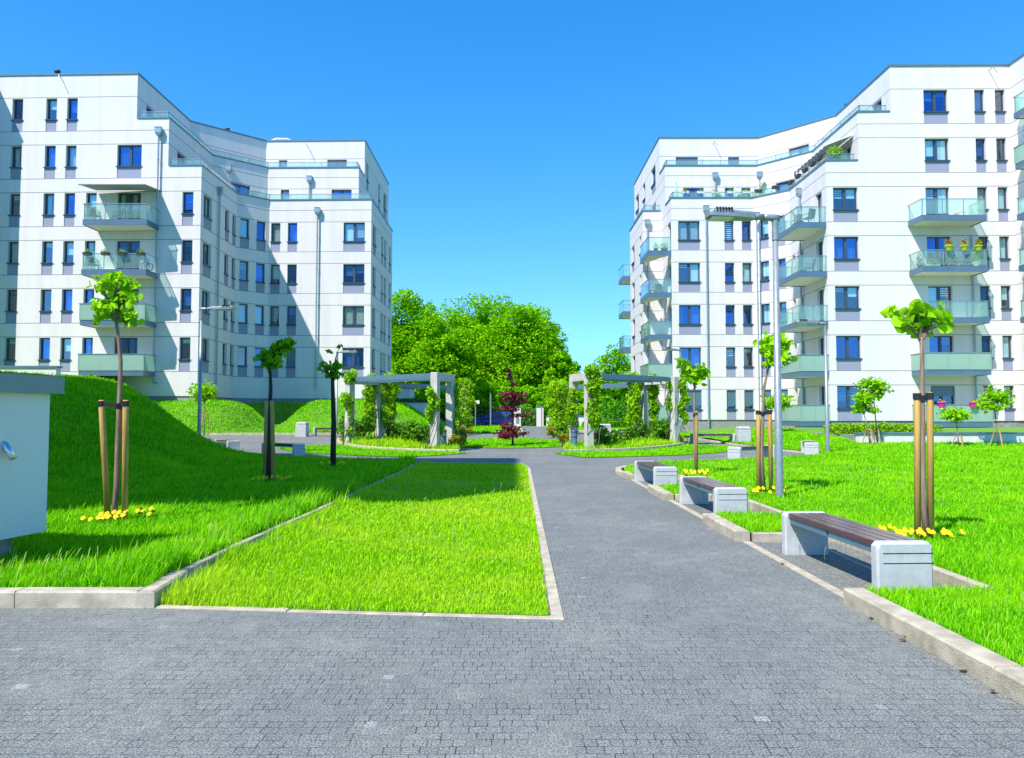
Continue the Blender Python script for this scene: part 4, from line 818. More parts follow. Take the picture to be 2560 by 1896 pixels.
globe(1909, 977, 31.3, 1903, 845, 24, 18, 'taller small tree of the pair by the white garden wall', n=600, ls=.2, sh=40, crown=[(1893, 838, 20, 12), (1915, 846, 16, 14), (1882, 862, 17, 10), (1908, 862, 12, 8)])
globe(2087, 976, 30.2, 2084, 904, 25, 13, 'small low round tree in front of the garden wall below the pink flower pots', n=520, ls=.18, sh=28)
globe(2172, 977, 30.4, 2166, 866, 34, 17, 'small tree with a wide airy crown at the right end of the garden wall', n=560, ls=.2, sh=36, crown=[(2150, 880, 18, 12), (2170, 862, 24, 12), (2188, 872, 14, 14), (2165, 888, 20, 6)])
globe(1700, 962, 37.5, 1696, 877, 25, 15, 'small dense round tree half hidden by the big street lamp', n=600, ls=.22, stakes=0)
# bushes on the left mound
def shrub(x, y, z, rx, ry, rz, n, ls, lab, mat='shrub', cat='shrub', group=None, name='shrub', stems=7):
    t = thing(name, (x, y, z), lab, cat, group); m = MB()
    for k in range(stems):
        a = random.uniform(0, 6.28); m.tube([(x, y, z-.05), (x+rx*.4*math.cos(a), y+ry*.4*math.sin(a), z+rz*.9), (x+rx*.8*math.cos(a), y+ry*.8*math.sin(a), z+rz*1.5)], [.02, .012, .006], 5, False)
    m.build('stems', M['bigbark'], t); C = clump((x, y, z+rz), (rx*.8, ry*.8, rz*.8), 12, min(rx, rz)*.45); leaves('foliage', blobs(C, n, .2), ls, M[mat], t, up=.5); return t
q = oy(190, 830, 33); shrub(q.x, 33, Tz(q.x, 33)-.1, .75, .6, .65, 420, .16, 'open dark leaved bush on the mound crest below the lowest left balcony', 'leaf_d')
q = oy(240, 850, 36); shrub(q.x, 36, Tz(q.x, 36)-.1, .8, .6, .38, 900, .13, 'bright green low bush on the mound right of the dark bush', 'hedge')
# ------------------------------------------------------------------ pergolas
def post(m, x, y, ang, z0, zt, w=.34, d=.42):
    c, s = math.cos(ang), math.sin(ang); fr = ((x, y), (c, s), (-s, c)); m.obox(fr, -w/2, w/2, -d/2, d/2, z0, zt)
HT = 3.12
def portal(t, x0, y0, x1, y1, w=.28):
    v = Vector((x1-x0, y1-y0)); l = v.length; v /= l; m = MB(); fr = ((x0, y0), (v.x, v.y), (v.y, -v.x)); z0 = Tz(x0, y0)-.1; th = .31
    m.obox(fr, -.16, .17, -w/2, w/2, z0, HT); m.obox(fr, l-.17, l+.16, -w/2, w/2, z0, HT); m.obox(fr, .173, l-.173, -w/2+.003, w/2-.003, HT-th, HT-.003)
    m.build('concrete_frame', M['concrete'], t, bevel=.012)
def beam(t, pts, w=.08, h=.20, z=None):
    z = HT+.0 if z is None else z; m = MB(); ribbon(m, pts, w/2, -w/2, z-.02-h, z-.02); m.build('steel_beam', M['beam'], t)
def pergola(sgn, lab):
    t = thing('pergola', (sgn*5.2, 35, .2), lab, 'pergola', 'concrete and steel garden pergolas')
    f = lambda pts: [(-sgn*p[0]*-1, p[1]) for p in pts]
    P = lambda x, y: (sgn*x, y)
    fa = [(7.1, 32.4), (6.05, 34.0)]; fb = [(3.0, 28.9), (2.55, 30.6)]; fc = [(3.05, 43.3), (2.6, 42.1)]; fd = [(6.0, 36.6), (6.7, 39.4)]
    for a, b in (fa, fb, fc, fd): portal(t, *P(*a), *P(*b))
    mid = lambda a, b, k: (a[0]+(b[0]-a[0])*k, a[1]+(b[1]-a[1])*k)
    for k in (.06, .36, .66, .94):
        a, b = mid(fb[0], fb[1], k), mid(fa[0], fa[1], k); c = ((a[0]+b[0])/2+.14, (a[1]+b[1])/2-.42)
        pts = []
        for i in range(9):
            s = i/8; pts.append((a[0]*(1-s)**2+2*c[0]*s*(1-s)+b[0]*s*s, a[1]*(1-s)**2+2*c[1]*s*(1-s)+b[1]*s*s))
        beam(t, [P(*q) for q in pts])
    for k in (.1, .5, .9):
        a, b = mid(fc[0], fc[1], k), mid(fd[1], fd[0], k*.7); c = ((a[0]+b[0])/2+.3, (a[1]+b[1])/2+.3)
        pts = [(a[0]*(1-s/6)**2+2*c[0]*s/6*(1-s/6)+b[0]*(s/6)**2, a[1]*(1-s/6)**2+2*c[1]*s/6*(1-s/6)+b[1]*(s/6)**2) for s in range(7)]; beam(t, [P(*q) for q in pts])
pergola(-1, 'left pergola of pale concrete frames and grey steel beams, wrapped in vines'); pergola(1, 'right pergola of pale concrete frames and dark steel beams, vines hiding its top corner')
def vine(x, y, z0, z1, r, n, lab, gaps=0.0, lean=0):
    n = int(n*1.3); r *= .86
    t = thing('climbing_vine', (x, y, Tz(x, y)), lab, 'climbing plant', 'vines climbing the pergola posts'); zg = Tz(x, y)
    m = MB()
    for k in range(3):
        a = random.uniform(0, 6.28); m.tube([(x+.24*math.cos(a+i*.7), y-.1+.24*math.sin(a+i*.7), zg+(z1-zg)*i/6) for i in range(7)], [.018-.002*i for i in range(7)], 5, False)
    m.build('stems', M['bigbark'], t)
    C = []; z = z0
    while z < z1:
        rr = r*random.uniform(.6, 1.15)*(1-.25*abs((z-z0)/(z1-z0)-.65))
        if random.random() > gaps: C.append((x+random.uniform(-.12, .12)+lean*(z-z0), y+random.uniform(-.15, .1), z, rr, rr*.8, .26))
        z += .2
    leaves('foliage', blobs(C, n, .35), .135, M['vine'], t, droop=.8, up=.3)
VL = [(-7.15, 32.3, 2.2, 3.25, .42, 260, 'vine on the outermost post of the left pergola, hanging from its top', .3), (-7.1, 32.25, .5, 2.1, .24, 300, 'thin vine on the lower part of the outermost left pergola post', .2),
 (-6.5, 34.0, .9, 3.2, .42, 1100, 'vine left of the second left pergola post', 0), (-5.75, 33.9, 1.2, 3.2, .34, 800, 'vine right of the second left pergola post', .1), (-5.95, 36.45, 1.5, 3.4, .5, 1500, 'thick bushy vine on the middle post of the left pergola', 0), (-5.95, 36.4, .4, 1.5, .26, 350, 'thin lower vine on the middle post of the left pergola', .3),
 (-3.12, 28.75, 1.35, 2.45, .28, 480, 'vine halfway up the nearest left pergola post', 0), (-2.85, 29.1, .3, 1.2, .16, 160, 'sparse vine low on the nearest left pergola post', .4), (-2.35, 30.7, .4, 2.7, .2, 520, 'dark vine on the inner near post of the left pergola', .2),
 (-2.6, 42.0, .9, 3.35, .62, 1500, 'big rounded vine on the far post of the left pergola', 0), (-3.15, 43.1, .5, 2.5, .4, 600, 'loose vine on the far outer post of the left pergola', .3)]
VR = [(3.15, 28.75, 1.15, 3.3, .34, 1500, 'thick vine on the nearest post of the right pergola reaching over its top', 0), (2.5, 30.4, 1.1, 2.4, .32, 700, 'vine on the inner near post of the right pergola', .05), (2.65, 42.0, .4, 3.4, .85, 3000, 'large mass of vine swallowing the far post of the right pergola', 0),
 (6.0, 36.4, 1.1, 3.45, .5, 1500, 'thick vine on the middle post of the right pergola', 0), (6.35, 36.3, .3, 1.6, .25, 400, 'thin vine beside the middle post of the right pergola', .2), (6.5, 34.0, .9, 3.15, .3, 1000, 'vine right of the second right pergola post', 0), (5.75, 33.9, 1.2, 3.2, .24, 500, 'thin vine left of the second right pergola post', .1),
 (7.45, 32.4, 1.3, 3.3, .26, 800, 'narrow vine hanging down the outermost right pergola post', 0), (6.9, 32.35, 1.6, 2.9, .15, 200, 'wispy vine on the inner edge of the outermost right pergola post', .3)]
for v in VL+VR: vine(*v[:7], gaps=v[7])
# shrubs in the beds
SH = [(-7.5, 33.4, .55, 600, 'green shrub in the left bed beside the outermost pergola post'), (-6.7, 33.3, .6, 700, 'leafy shrub in front of the second left pergola post'), (-5.4, 34.2, .5, 500, 'dark shrub right of the second left pergola post'), (-5.1, 33.2, .42, 450, 'low shrub in the middle of the left bed'), (-3.9, 31.0, .55, 700, 'shrub left of the nearest left pergola post'), (-3.4, 29.9, .5, 650, 'shrub directly behind the nearest left pergola post'), (-4.5, 32.2, .42, 400, 'small shrub between bench and nearest left pergola post'), (-2.2, 31.2, .38, 380, 'small shrub by the bollard of the left pergola'), (-2.5, 41.0, .5, 420, 'shrub at the foot of the far left pergola post'),
 (3.65, 29.4, .45, 700, 'dark upright shrub right of the nearest right pergola post'), (6.65, 32.9, .62, 1100, 'dense rounded shrub in front of the second right pergola post'), (5.9, 33.6, .45, 500, 'open shrub left of the second right pergola post'), (5.2, 32.6, .35, 260, 'small thin shrub in the middle of the right bed'), (4.4, 31.3, .35, 240, 'sparse shrub in front of the bench in the right bed'), (2.2, 33.5, .4, 420, 'shrub at the foot of the large vine on the right')]
for x, y, r, n, lab in SH: shrub(x, y, flat(x, y)+.1, r, r*.8, r*1.05, n, .12, lab, group='shrubs in the pergola beds')
for x, y, lab in ((-2.3, 30.2, 'yellow green low shrub at the inner post of the left pergola'), (-2.5, 39.8, 'yellow green shrub left of the round lawn'), (2.2, 31.6, 'golden leaved shrub left of the right pergola'), (2.1, 37.5, 'golden leaved shrub beyond the right pergola')):
    shrub(x, y, flat(x, y)+.05, .42, .4, .3, 380, .1, lab, 'gold', group='golden shrubs around the round lawn') if 'gold' in M else None
# purple maple
x, y = ox(1117, 31.8), 31.8; z0 = flat(x, y)+.05
t = thing('purple_maple', (x, y, z0), 'small dark red leaved tree standing alone on the round lawn', 'maple tree'); m = MB()
pts = [oy(u, v, y) for u, v in ((1117, 930), (1116, 880), (1115, 840), (1112, 800))]; m.tube([(x, y, z0-.1)]+pts, [.05, .04, .03, .02, .01], 7)
C = []
for u, v, ru, rv in ((1108, 805, 6, 7), (1110, 820, 9, 8), (1116, 838, 8, 7), (1128, 860, 20, 5), (1105, 858, 16, 5), (1130, 873, 22, 6), (1112, 870, 20, 5), (1105, 890, 18, 7), (1120, 893, 12, 6), (1116, 908, 12, 8), (1135, 905, 16, 4), (1100, 925, 12, 6), (1112, 935, 26, 8), (1100, 948, 16, 8), (1120, 947, 18, 7), (1140, 945, 10, 4), (1092, 950, 8, 10)):
    c = oy(u, v, y); C.append((c.x, y+random.uniform(-.2, .2), c.z, ru/1612*y, ru/1612*y*.8, rv/1612*y)); m.tube([(x, y, c.z-.1), (c.x, c.y, c.z)], [.015, .006], 5, False)
m.build('trunk', M['darkbark'], t); leaves('crown', blobs(C, 1050, .1, .35), .14, M['maple'], t, droop=.3, up=.4)
# hedge on the right terrace and low shrubs along the right block
def hedge(x0, x1, y0, y1, z0, z1, n, lab, mat='hedge', ls=.1):
    o = thing('hedge', ((x0+x1)/2, (y0+y1)/2, z0), lab, 'hedge'); C = []
    for i in range(int((x1-x0)/.35)+1): 
        for j in range(int((y1-y0)/.4)+1): C.append((x0+i*.35+random.uniform(-.1, .1), y0+j*.4, z0+(z1-z0)*.5, .28, .28, (z1-z0)*.55*random.uniform(.85, 1.1)))
    leaves('foliage', blobs(C, n, .6), ls, M[mat], o, up=.8)
    m = MB()
    for i in range(int((x1-x0)/.5)): m.tube([(x0+.2+i*.5, (y0+y1)/2, z0-.1), (x0+.25+i*.5, (y0+y1)/2, z0+(z1-z0)*.7)], .02, 5)
    m.build('stems', M['bigbark'], o)
hedge(14.9, 19.3, 33.3, 35.0, .5, 1.05, 9000, 'low clipped hedge behind the white garden wall on the right')
hedge(13.8, 15.6, 41.0, 41.6, .45, .72, 900, 'low yellow green shrubs on the grass below the right block')
hedge(-10.8, -8.6, 41.5, 42.2, .35, .65, 900, 'low yellow green shrubs behind the left bench and litter bin')
hedge(5.6, 8.6, 55.5, 57.0, .4, .95, 3600, 'mid height hedge in front of the low wall behind the right pergola', mat='shrub', ls=.14)
# pansies at the tree feet
def pansies(x, y, z, n, spread, lab, fs=.045):
    t = thing('pansies', (x, y, z), lab, 'flowers', 'yellow pansies at the feet of the young trees')
    P_ = [(x+random.gauss(0, spread*1.25), y+random.gauss(0, spread*.9), z+random.uniform(.09, .16)) for _ in range(n)]
    m = MB()
    for p_ in P_:
        for k in range(5):
            a = k*1.2566+random.random()*.3; c = (p_[0]+fs*.5*math.cos(a), p_[1]-.005*k, p_[2]+fs*.5*math.sin(a)); m.add([(c[0]+fs*.5*math.cos(b_), c[1]+.6*(c[2]-p_[2])+fs*.35*math.sin(b_), c[2]+fs*.45*math.sin(b_)) for b_ in [i*1.0472 for i in range(6)]], [tuple(range(6))])
    m.build('petals', M['yellow'], t); leaves('foliage', [(p_[0]+random.gauss(0, .03), p_[1]+.02, p_[2]-.04) for p_ in P_ for _ in range(3)], .045, M['shrub'], t)
for u, d, n, sp, z, lab in ((235, 9.3, 11, .10, .1, 'yellow pansies left of the stakes of the tall left tree'), (262, 9.5, 9, .09, .1, 'yellow pansies between the stakes of the tall left tree'), (317, 9.8, 5, .06, .1, 'small tuft of yellow pansies right of the tall left tree'),
   (565, 14.7, 5, .08, .12, 'yellow pansies left of the shaded tree with dark stakes'), (605, 14.8, 9, .11, .12, 'yellow pansies right of the shaded tree with dark stakes'), (712, 18.9, 4, .08, .12, 'yellow pansies left of the thin shaded tree'), (740, 18.9, 6, .1, .12, 'yellow pansies right of the thin shaded tree'),
   (1985, 8.1, 26, .13, .1, 'dense yellow pansies left of the stakes beside the nearest bench'), (2048, 8.15, 5, .05, .1, 'few yellow pansies right of the stakes beside the nearest bench'), (1648, 12.6, 9, .1, .1, 'yellow pansies left of the leaning young tree'), (1682, 12.7, 5, .08, .1, 'yellow pansies between leaning tree and big lamp'),
   (1496, 16.4, 11, .12, .1, 'yellow pansies left of the single stake tree'), (1527, 16.4, 6, .08, .1, 'yellow pansies right of the single stake tree')):
    pansies(ox(u, d), d, z, n, sp, lab, fs=.020+.0010*d)
# ------------------------------------------------------------------ benches
def make_bench(x, y, rz, z, label, L_=1.95, group='slatted benches with concrete ends'):
    """bench along local +y, near end at the origin"""
    t = thing('park_bench', (0, 0, 0), label, 'bench', group); w = .47; h = .45; th = .11
    for y0, y1, far in ((0, th, 0), (L_-th, L_, 1)):
        m = MB(); b = .035; pr = [(0, 0), (w, 0), (w, h-b), (w-b, h), (b, h), (0, h-b)]
        def sec(yy, ins=0): return [(min(max(p[0], ins), w-ins), yy, p[1]-(ins if p[1] > .1 else 0)) for p in pr]
        f = .018; A = [sec(y0, f), sec(y0+f), sec(y1-f), sec(y1, f)]; n = 6
        m.add([q for s in A for q in s], [tuple(range(5, -1, -1)), tuple(range(18, 24))]+[(r*6+i, r*6+(i+1) % 6, r*6+6+(i+1) % 6, r*6+6+i) for r in range(3) for i in range(6)])
        e = m.build('end_slab', M['bench'], t)
        g = MB(); yy = -.0012 if not far else L_+.0012
        for zz in (h-.095, h-.175): g.box(.05, w, min(yy, yy+.001), max(yy, yy+.001), zz, zz+.008)
        g.build('groove', M['black'], e)
    m = MB()
    for k in range(4):
        x0 = .035+k*.103; m.bevelbox(x0, x0+.093, th+.002, L_-th-.002, h-.05, h-.005, .006)
    m.build('seat_slats', M['slat'], t)
    m = MB(); m.box(.05, .085, th+.003, L_-th-.003, h-.115, h-.052); m.box(w-.085, w-.05, th+.003, L_-th-.003, h-.115, h-.052); m.box(.05, w-.05, L_/2-.02, L_/2+.02, h-.10, h-.053); m.build('seat_frame', M['beam'], t)
    t.location = (x, y, z); t.rotation_euler = (0, 0, rz); return t
SLL = M['slat']
b0 = make_bench(2.97, 6.08, R(2.2), .004, 'nearest bench, with reddish brown slats, in a paved bay by the path')
def bench(x, y, rz, z, label): c = copy_tree(b0); c.location = (x, y, z); c.rotation_euler = (0, 0, rz); c['label'] = label; return c
bench(2.87, 10.52, R(2.2), .004, 'second bench from the front in the row along the right of the path'); bench(2.80, 14.65, R(2.2), .004, 'farthest bench of the three in the row along the path')
bench(6.75, 23.3, R(-52), .02, 'bench behind the leaning young tree, seen from its concrete end, across the ring path'); bench(10.2, 25.9, R(-18), .05, 'bench at the right edge of the ring path between the two right lamps'); bench(8.05, 33.6, R(-86), .16, 'bench on the lawn edge next to the litter bin right of the right pergola')
bench(-7.55, 25.7, R(52), .0, 'bench in half shade right at the foot of the left mound'); bench(-10.9, 28.4, R(35), .02, 'bench peeking out behind the left mound beside the lamp pole'); bench(-10.5, 39.5, R(-88), .32, 'bench next to the litter bin at the foot of the left embankment')
bench(-4.9, 35.3, R(-80), .2, 'bench among the shrubs inside the left pergola'); bench(3.6, 34.6, R(-84), .2, 'bench among the shrubs inside the right pergola'); bench(5.3, 38.5, R(-84), .25, 'second bench behind the shrubs inside the right pergola')
bench(3.9, 56.5, R(30), .36, 'white bench beside the far path to the gate, nearer one'); bench(4.35, 60.5, R(30), .36, 'white bench beside the far path to the gate, farther one')
def litter_bin(x, y, z, label):
    t = thing('litter_bin', (x, y, z), label, 'litter bin', 'concrete litter bins'); m = MB(); m.bevelbox(x-.28, x+.28, y-.28, y+.28, z-.02, z+.62, .03); m.build('body', M['bench'], t)
    m = MB(); m.bevelbox(x-.27, x+.27, y-.27, y+.27, z+.64, z+.75, .04); m.build('lid', M['bench'], t); m = MB(); m.box(x-.22, x+.22, y-.22, y+.22, z+.615, z+.645); m.build('gap_liner', M['black'], t)
litter_bin(-11.0, 38.9, .32, 'square pale concrete litter bin left of the bench below the left block'); litter_bin(10.35, 33.2, .18, 'square pale concrete litter bin at the right end of a bench near the right pergola'); litter_bin(-3.55, 35.0, .2, 'square concrete litter bin among the shrubs inside the left pergola'); litter_bin(4.7, 37.4, .24, 'square concrete litter bin behind the bench inside the right pergola')
def bollard(x, y, h, label):
    z = flat(x, y); t = thing('bollard', (x, y, z), label, 'bollard', 'dark bollard lights by the pergolas'); m = MB(); m.tube([(x, y, z-.05), (x, y, z+h)], .13, 14); m.build('body', M['beam'], t)
    m = MB(); m.tube([(x, y, z+h), (x, y, z+h+.03), (x, y, z+h+.09)], [.142, .142, .12], 14); m.build('cap', M['frame'], t); m = MB(); m.tube([(x, y, z+h-.2), (x, y, z+h-.17)], .135, 14); m.build('band', M['black'], t)
bollard(-2.75, 29.7, .75, 'dark grey bollard between the two near posts of the left pergola'); bollard(2.45, 29.3, .75, 'dark grey bollard between the two near posts of the right pergola'); bollard(5.9, 35.3, .7, 'dark grey bollard behind the vines of the right pergola')
# ------------------------------------------------------------------ lamps
def make_lamp():
    t = thing('street_lamp', (0, 0, 0), '', 'street lamp', 'grey street lamps with flat heads'); H_ = 4.72
    m = MB(); m.tube([(0, 0, -.2), (0, 0, .02), (0, 0, 4.35)], [.066, .066, .047], 20); m.build('pole', M['galv'], t, False)
    for p in t.children[0].data.polygons: p.use_smooth = True
    m = MB(); m.tube([(0, 0, 4.33), (0, 0, 4.5)], .058, 16); m.tube([(0, 0, 4.5), (0, 0, 4.66)], [.052, .056], 16); m.build('collar', M['galv'], t)
    m = MB(); m.tube([(.06, 0, 4.70), (-.06, 0, 4.71), (-.14, 0, 4.715), (-.2, 0, 4.72)], [.062, .062, .05, .05], 14); m.tube([(-.2, 0, 4.72), (-.42, 0, 4.735)], [.055, .055], 14); m.build('joint', M['galv'], t, True)
    m = MB()
    # tapering head: sections along -x (half width, z bottom, z top)
    S = [(-.36, .07, 4.67, 4.80), (-.55, .12, 4.675, 4.80), (-.74, .15, 4.68, 4.81), (-1.10, .15, 4.69, 4.83), (-1.16, .135, 4.70, 4.80)]
    vs = []
    for x, hw, zb_, zt in S: vs += [(x, -hw, zb_), (x, hw, zb_), (x, hw, zt-.035), (x, hw*.7, zt), (x, -hw*.7, zt), (x, -hw, zt-.035)]
    m.add(vs, [tuple(range(6)), tuple(range(29, 23, -1))]+[(r*6+i, r*6+(i+1) % 6, r*6+6+(i+1) % 6, r*6+6+i) for r in range(4) for i in range(6)])
    hd = m.build('head', M['galv'], t, bevel=.01)
    m = MB()
    for k in range(6): m.box(-.80-.05*k, -.78-.05*k, -.16, .16, 4.765, 4.84)
    m.build('cooling_fin', M['black'], hd)
    m = MB(); m.box(-1.12, -.76, -.12, .12, 4.662, 4.684)
    m.build('light_panel', M['pot_w'], hd)
    return t
l0 = make_lamp()
def lamp(o, x, y, rz, label, sc=1.0): o.location = (x, y, Tz(x, y)+.05); o.rotation_euler = (0, 0, rz); o['label'] = label; o.scale = (sc, sc, sc); return o
q = [(4.42, 12.3, R(4), 'big near street lamp on the right lawn, its head pointing left'), (11.35, 26.7, R(8), 'second street lamp on the right, in front of the lower balconies'), (9.6, 42.0, R(20), 'farthest street lamp on the right, behind the right pergola'), (-11.05, 26.2, R(180), 'street lamp rising behind the left mound, head pointing right'), (-10.25, 43.3, R(172), 'farther street lamp on the left beside the left pergola')]
for i, (x, y, rz, lab) in enumerate(q): lamp(l0 if i == 0 else copy_tree(l0), x, y, rz, lab)
l0.location.z = .08
def post_thing(name, x, y, h, r, lab, cat, sign=False):
    z = Tz(x, y); t = thing(name, (x, y, z), lab, cat); m = MB(); m.tube([(x, y, z-.1), (x, y, z+h)], r, 10); m.build('pole', M['galv'], t)
    m = MB()
    if sign: m.box(x-.02, x+.32, y-.05, y+.05, z+h-.28, z+h-.02); m.build('box', M['pot_w'], t)
    else: m.tube([(x, y, z+h), (x, y, z+h+.12)], [r*1.4, r*1.1], 10); m.build('cap', M['black'], t)
post_thing('utility_post', ox(1036, 60), 60, 2.25, .045, 'thin grey post with a small white box beyond the left pergola', 'post', True)
post_thing('utility_post', ox(1069, 64), 64, 2.9, .07, 'pale plain post in front of the fence left of the purple maple', 'post')
post_thing('utility_post', ox(1180, 66), 66, 1.9, .05, 'thin pale post right of the white gate pillar', 'post')
# ------------------------------------------------------------------ walls and structures
def walltop(name, x0, x1, y0, y1, z0, z1, lab, cop=.06, cat='wall', mat='plain'):
    t = thing(name, ((x0+x1)/2, y0, z0), lab, cat); m = MB(); m.box(x0, x1, y0, y1, z0, z1); m.build('body', M[mat], t)
    m = MB(); m.box(x0-.06, x1+.06, y0-.06, y1+.06, z1, z1+cop); m.build('coping', M['coping'], t); return t
t = walltop('garden_wall', 14.7, 31, 31.4, 31.75, -.1, .66, 'long low white garden wall with dark coping and vent slots below the right block')
m = MB(); m.box(14.7, 15.05, 31.76, 44, -.1, .60); m.build('return_wall', M['plinth'], t)
for u in (2242, 2356, 2471):
    a = ox((u-20)/K, 31.4); m = MB(); m.box(a, a+.70, 31.385, 31.42, .09, .20); m.build('vent_slot', M['black'], t); m = MB(); m.box(a, a+.70, 31.35, 31.384, .155, .19); m.build('vent_slot', M['beam'], t)
m = MB(); m.box(15.05, 31, 31.76, 44.2, .3, .50); props(m.build('terrace_ground', M['soil'], None), kind='structure')
walltop('garden_wall', -40, at_y(140, 930, 38).x, 38, 38.4, 1, at_y(100, 915, 38).z-.1, 'low white wall with grey coping on top of the left mound', cop=.1)
t = walltop('retaining_wall', -9.9, -5.9, 59, 59.4, -.2, 2.36, 'plain blue-green shaded retaining wall right of the left block')
t = walltop('shed', -10.4, -9.1, 66, 69, 2.0, 3.75, 'small pale concrete shed behind the end of the left block', cat='shed')
o = bpy.data.objects.new('x', None); bpy.data.objects.remove(o)
walltop('low_wall', 2.9, 8.6, 62.5, 62.8, 0, 1.28, 'low white wall with dark coping right of the gate')
hedge(-9.6, -6.2, 59.6, 60.4, 2.3, 2.75, 1500, 'row of dark low shrubs on top of the shaded retaining wall', mat='shrub', ls=.16)
# vent housing at the left edge
t = thing('vent_housing', (-6, 7.4, 0), 'white rendered garage vent housing with grey coping and steel spout, left edge', 'vent housing')
A = [(-4.84, 6.02), (-4.62, 7.4), (-9.0, 7.4), (-9.0, 6.02)]
zt_ = 1.72
m = MB(); m.prism(A, .34, zt_); m.build('body', M['plain'], t)
Ai = offset_chain(A+[A[0]], -.18)[:-1]; m = MB(); m.prism(Ai, -.1, .338); m.build('base', M['plinth'], t)
cp = offset_chain([A[-1]]+A+[A[0]], .08)[1:-1]; m = MB(); ribbon(m, [cp[3], cp[0], cp[1], cp[2], cp[3]], 0, -.04, zt_-.02, zt_+.15); m.prism(offset_chain(A+[A[0]], .05)[:-1], zt_, zt_+.06); m.build('coping', M['coping'], t)
m = MB(); m.tube([(-4.76, 6.87, 1.245), (-4.695, 6.87, 1.21), (-4.60, 6.85, 1.09)], .034, 16); m.build('spout', M['chrome'], t, True)
# fence, gate, car
t = thing('metal_fence', (-5, 67.5, .35), 'tall black metal bar fence in front of the trees', 'fence'); m = MB(); x = -13.0
while x < .55: m.box(x, x+.035, 67.48, 67.52, .3, 2.0); x += .15
for zz in (.5, 1.9): m.box(-13, .55, 67.46, 67.54, zz, zz+.05)
m.build('bar_panel', M['black'], t)
x = -13
while x < .5: m = MB(); m.box(x, x+.09, 67.4, 67.48, .2, 2.05); m.build('fence_post', M['black'], t); x += 2.7
t = thing('gate', (1.6, 67.5, .35), 'black metal bar gate standing between the two white pillars', 'gate'); m = MB(); x = .9
while x < 2.1: m.box(x, x+.035, 67.48, 67.52, .42, 1.95); x += .13
m.box(.86, 2.14, 67.47, 67.53, .45, .5); m.box(.86, 2.14, 67.47, 67.53, 1.9, 1.95); m.build('bar_panel', M['black'], t); m = MB(); m.box(.82, .86, 67.45, 67.55, .35, 2.0); m.box(2.14, 2.18, 67.45, 67.55, .35, 2.0); m.build('gate_frame', M['black'], t)
for x0, x1, lab in ((.18, .80, 'white gate pillar left of the gate with an intercom, behind the maple'), (2.22, 2.85, 'white gate pillar right of the gate')):
    t = thing('gate_pillar', ((x0+x1)/2, 67.2, .35), lab, 'pillar', 'white gate pillars'); m = MB(); m.box(x0, x1, 67.0, 67.5, .28, 2.1); m.build('body', M['plain'], t); m = MB(); m.box(x0-.04, x1+.04, 66.96, 67.54, 2.1, 2.16); m.build('cap', M['coping'], t)
    if x0 < 1: m = MB(); m.box(.35, .6, 66.94, 66.999, .7, 1.25); m.build('intercom', M['galv'], t)
def car(x, y, z):
    t = thing('parked_car', (x, y, z), 'blue hatchback car parked behind the fence, partly hidden by the maple', 'car'); Lc, W = 4.1, 1.7; m = MB()
    prof = [(-2.05, .35), (-2.05, .62), (-1.95, .82), (-1.1, .95), (-.55, 1.35), (.2, 1.47), (1.2, 1.42), (1.85, 1.05), (2.03, .9), (2.05, .35)]
    n = len(prof); secs = []
    for yy, k in ((-W/2, .93), (-W/2+.08, 1), (W/2-.08, 1), (W/2, .93)): secs.append([(x+p[0]*(k if p[1] > .9 else 1), y+yy*(.82 if p[1] > 1.0 else 1), z+.35+(p[1]-.35)*(k+.0)) for p in prof])
    m.add([q for s in secs for q in s], [tuple(range(n)), tuple(range(4*n-1, 3*n-1, -1))]+[(r*n+i, r*n+(i+1) % n, r*n+n+(i+1) % n, r*n+n+i) for r in range(3) for i in range(n)]); b_ = m.build('body', M['carpaint'], t, bevel=.04)
    m = MB(); m.hexa([(x-.85, y-.80, z+.98), (x+1.5, y-.80, z+.98), (x+1.5, y-.79, z+.98), (x-.85, y-.79, z+.98), (x-.45, y-.73, z+1.33), (x+1.15, y-.73, z+1.36), (x+1.15, y-.72, z+1.36), (x-.45, y-.72, z+1.33)]); m.build('side_window', M['frame'], t)
    for wx_ in (-1.3, 1.3):
        for wy in (-.84, .68): m = MB(); m.tube([(x+wx_, y+wy, z+.32), (x+wx_, y+wy+.17, z+.32)], .32, 18); w_ = m.build('wheel', M['rubber'], t); m = MB(); m.tube([(x+wx_, y+wy-.01, z+.32), (x+wx_, y+wy+.18, z+.32)], .19, 12); m.build('rim', M['galv'], w_)
    for yy in (-.75, .5): m = MB(); m.box(x-2.07, x-1.9, y+yy, y+yy+.25, z+.62, z+.75); m.build('headlight', M['pot_w'], t)
car(-1.5, 69.6, .25)
# ------------------------------------------------------------------ things on the balconies
def planter(x, y, z, mat, lab, group, w=.42, d=.2, h=.17, fl=None, fmat='hedge', n=70, name='planter', round_=False, spread=None, fh=.16):
    t = thing(name, (x, y, z), lab, 'flower box' if not round_ else 'flower pot', group); m = MB()
    if round_: m.tube([(x, y, z), (x, y, z+h*.75), (x, y, z+h*.76), (x, y, z+h)], [w*.33, w*.46, w*.54, w*.54], 12)
    else: m.hexa([(x-w*.42, y-d*.4, z), (x+w*.42, y-d*.4, z), (x+w*.42, y+d*.4, z), (x-w*.42, y+d*.4, z), (x-w/2, y-d/2, z+h), (x+w/2, y-d/2, z+h), (x+w/2, y+d/2, z+h), (x-w/2, y+d/2, z+h)])
    m.build('pot', M[mat], t); s = spread or w*.5
    leaves('plant', blobs([(x, y, z+h+fh*.4, s, s*.7, fh)], n, .1), .09, M[fmat], t)
    if fl: leaves('blossom', blobs([(x, y, z+h+fh*.9, s*.8, s*.6, fh*.6)], n//2, .1), .09, M[fl], t, up=1)
    return t
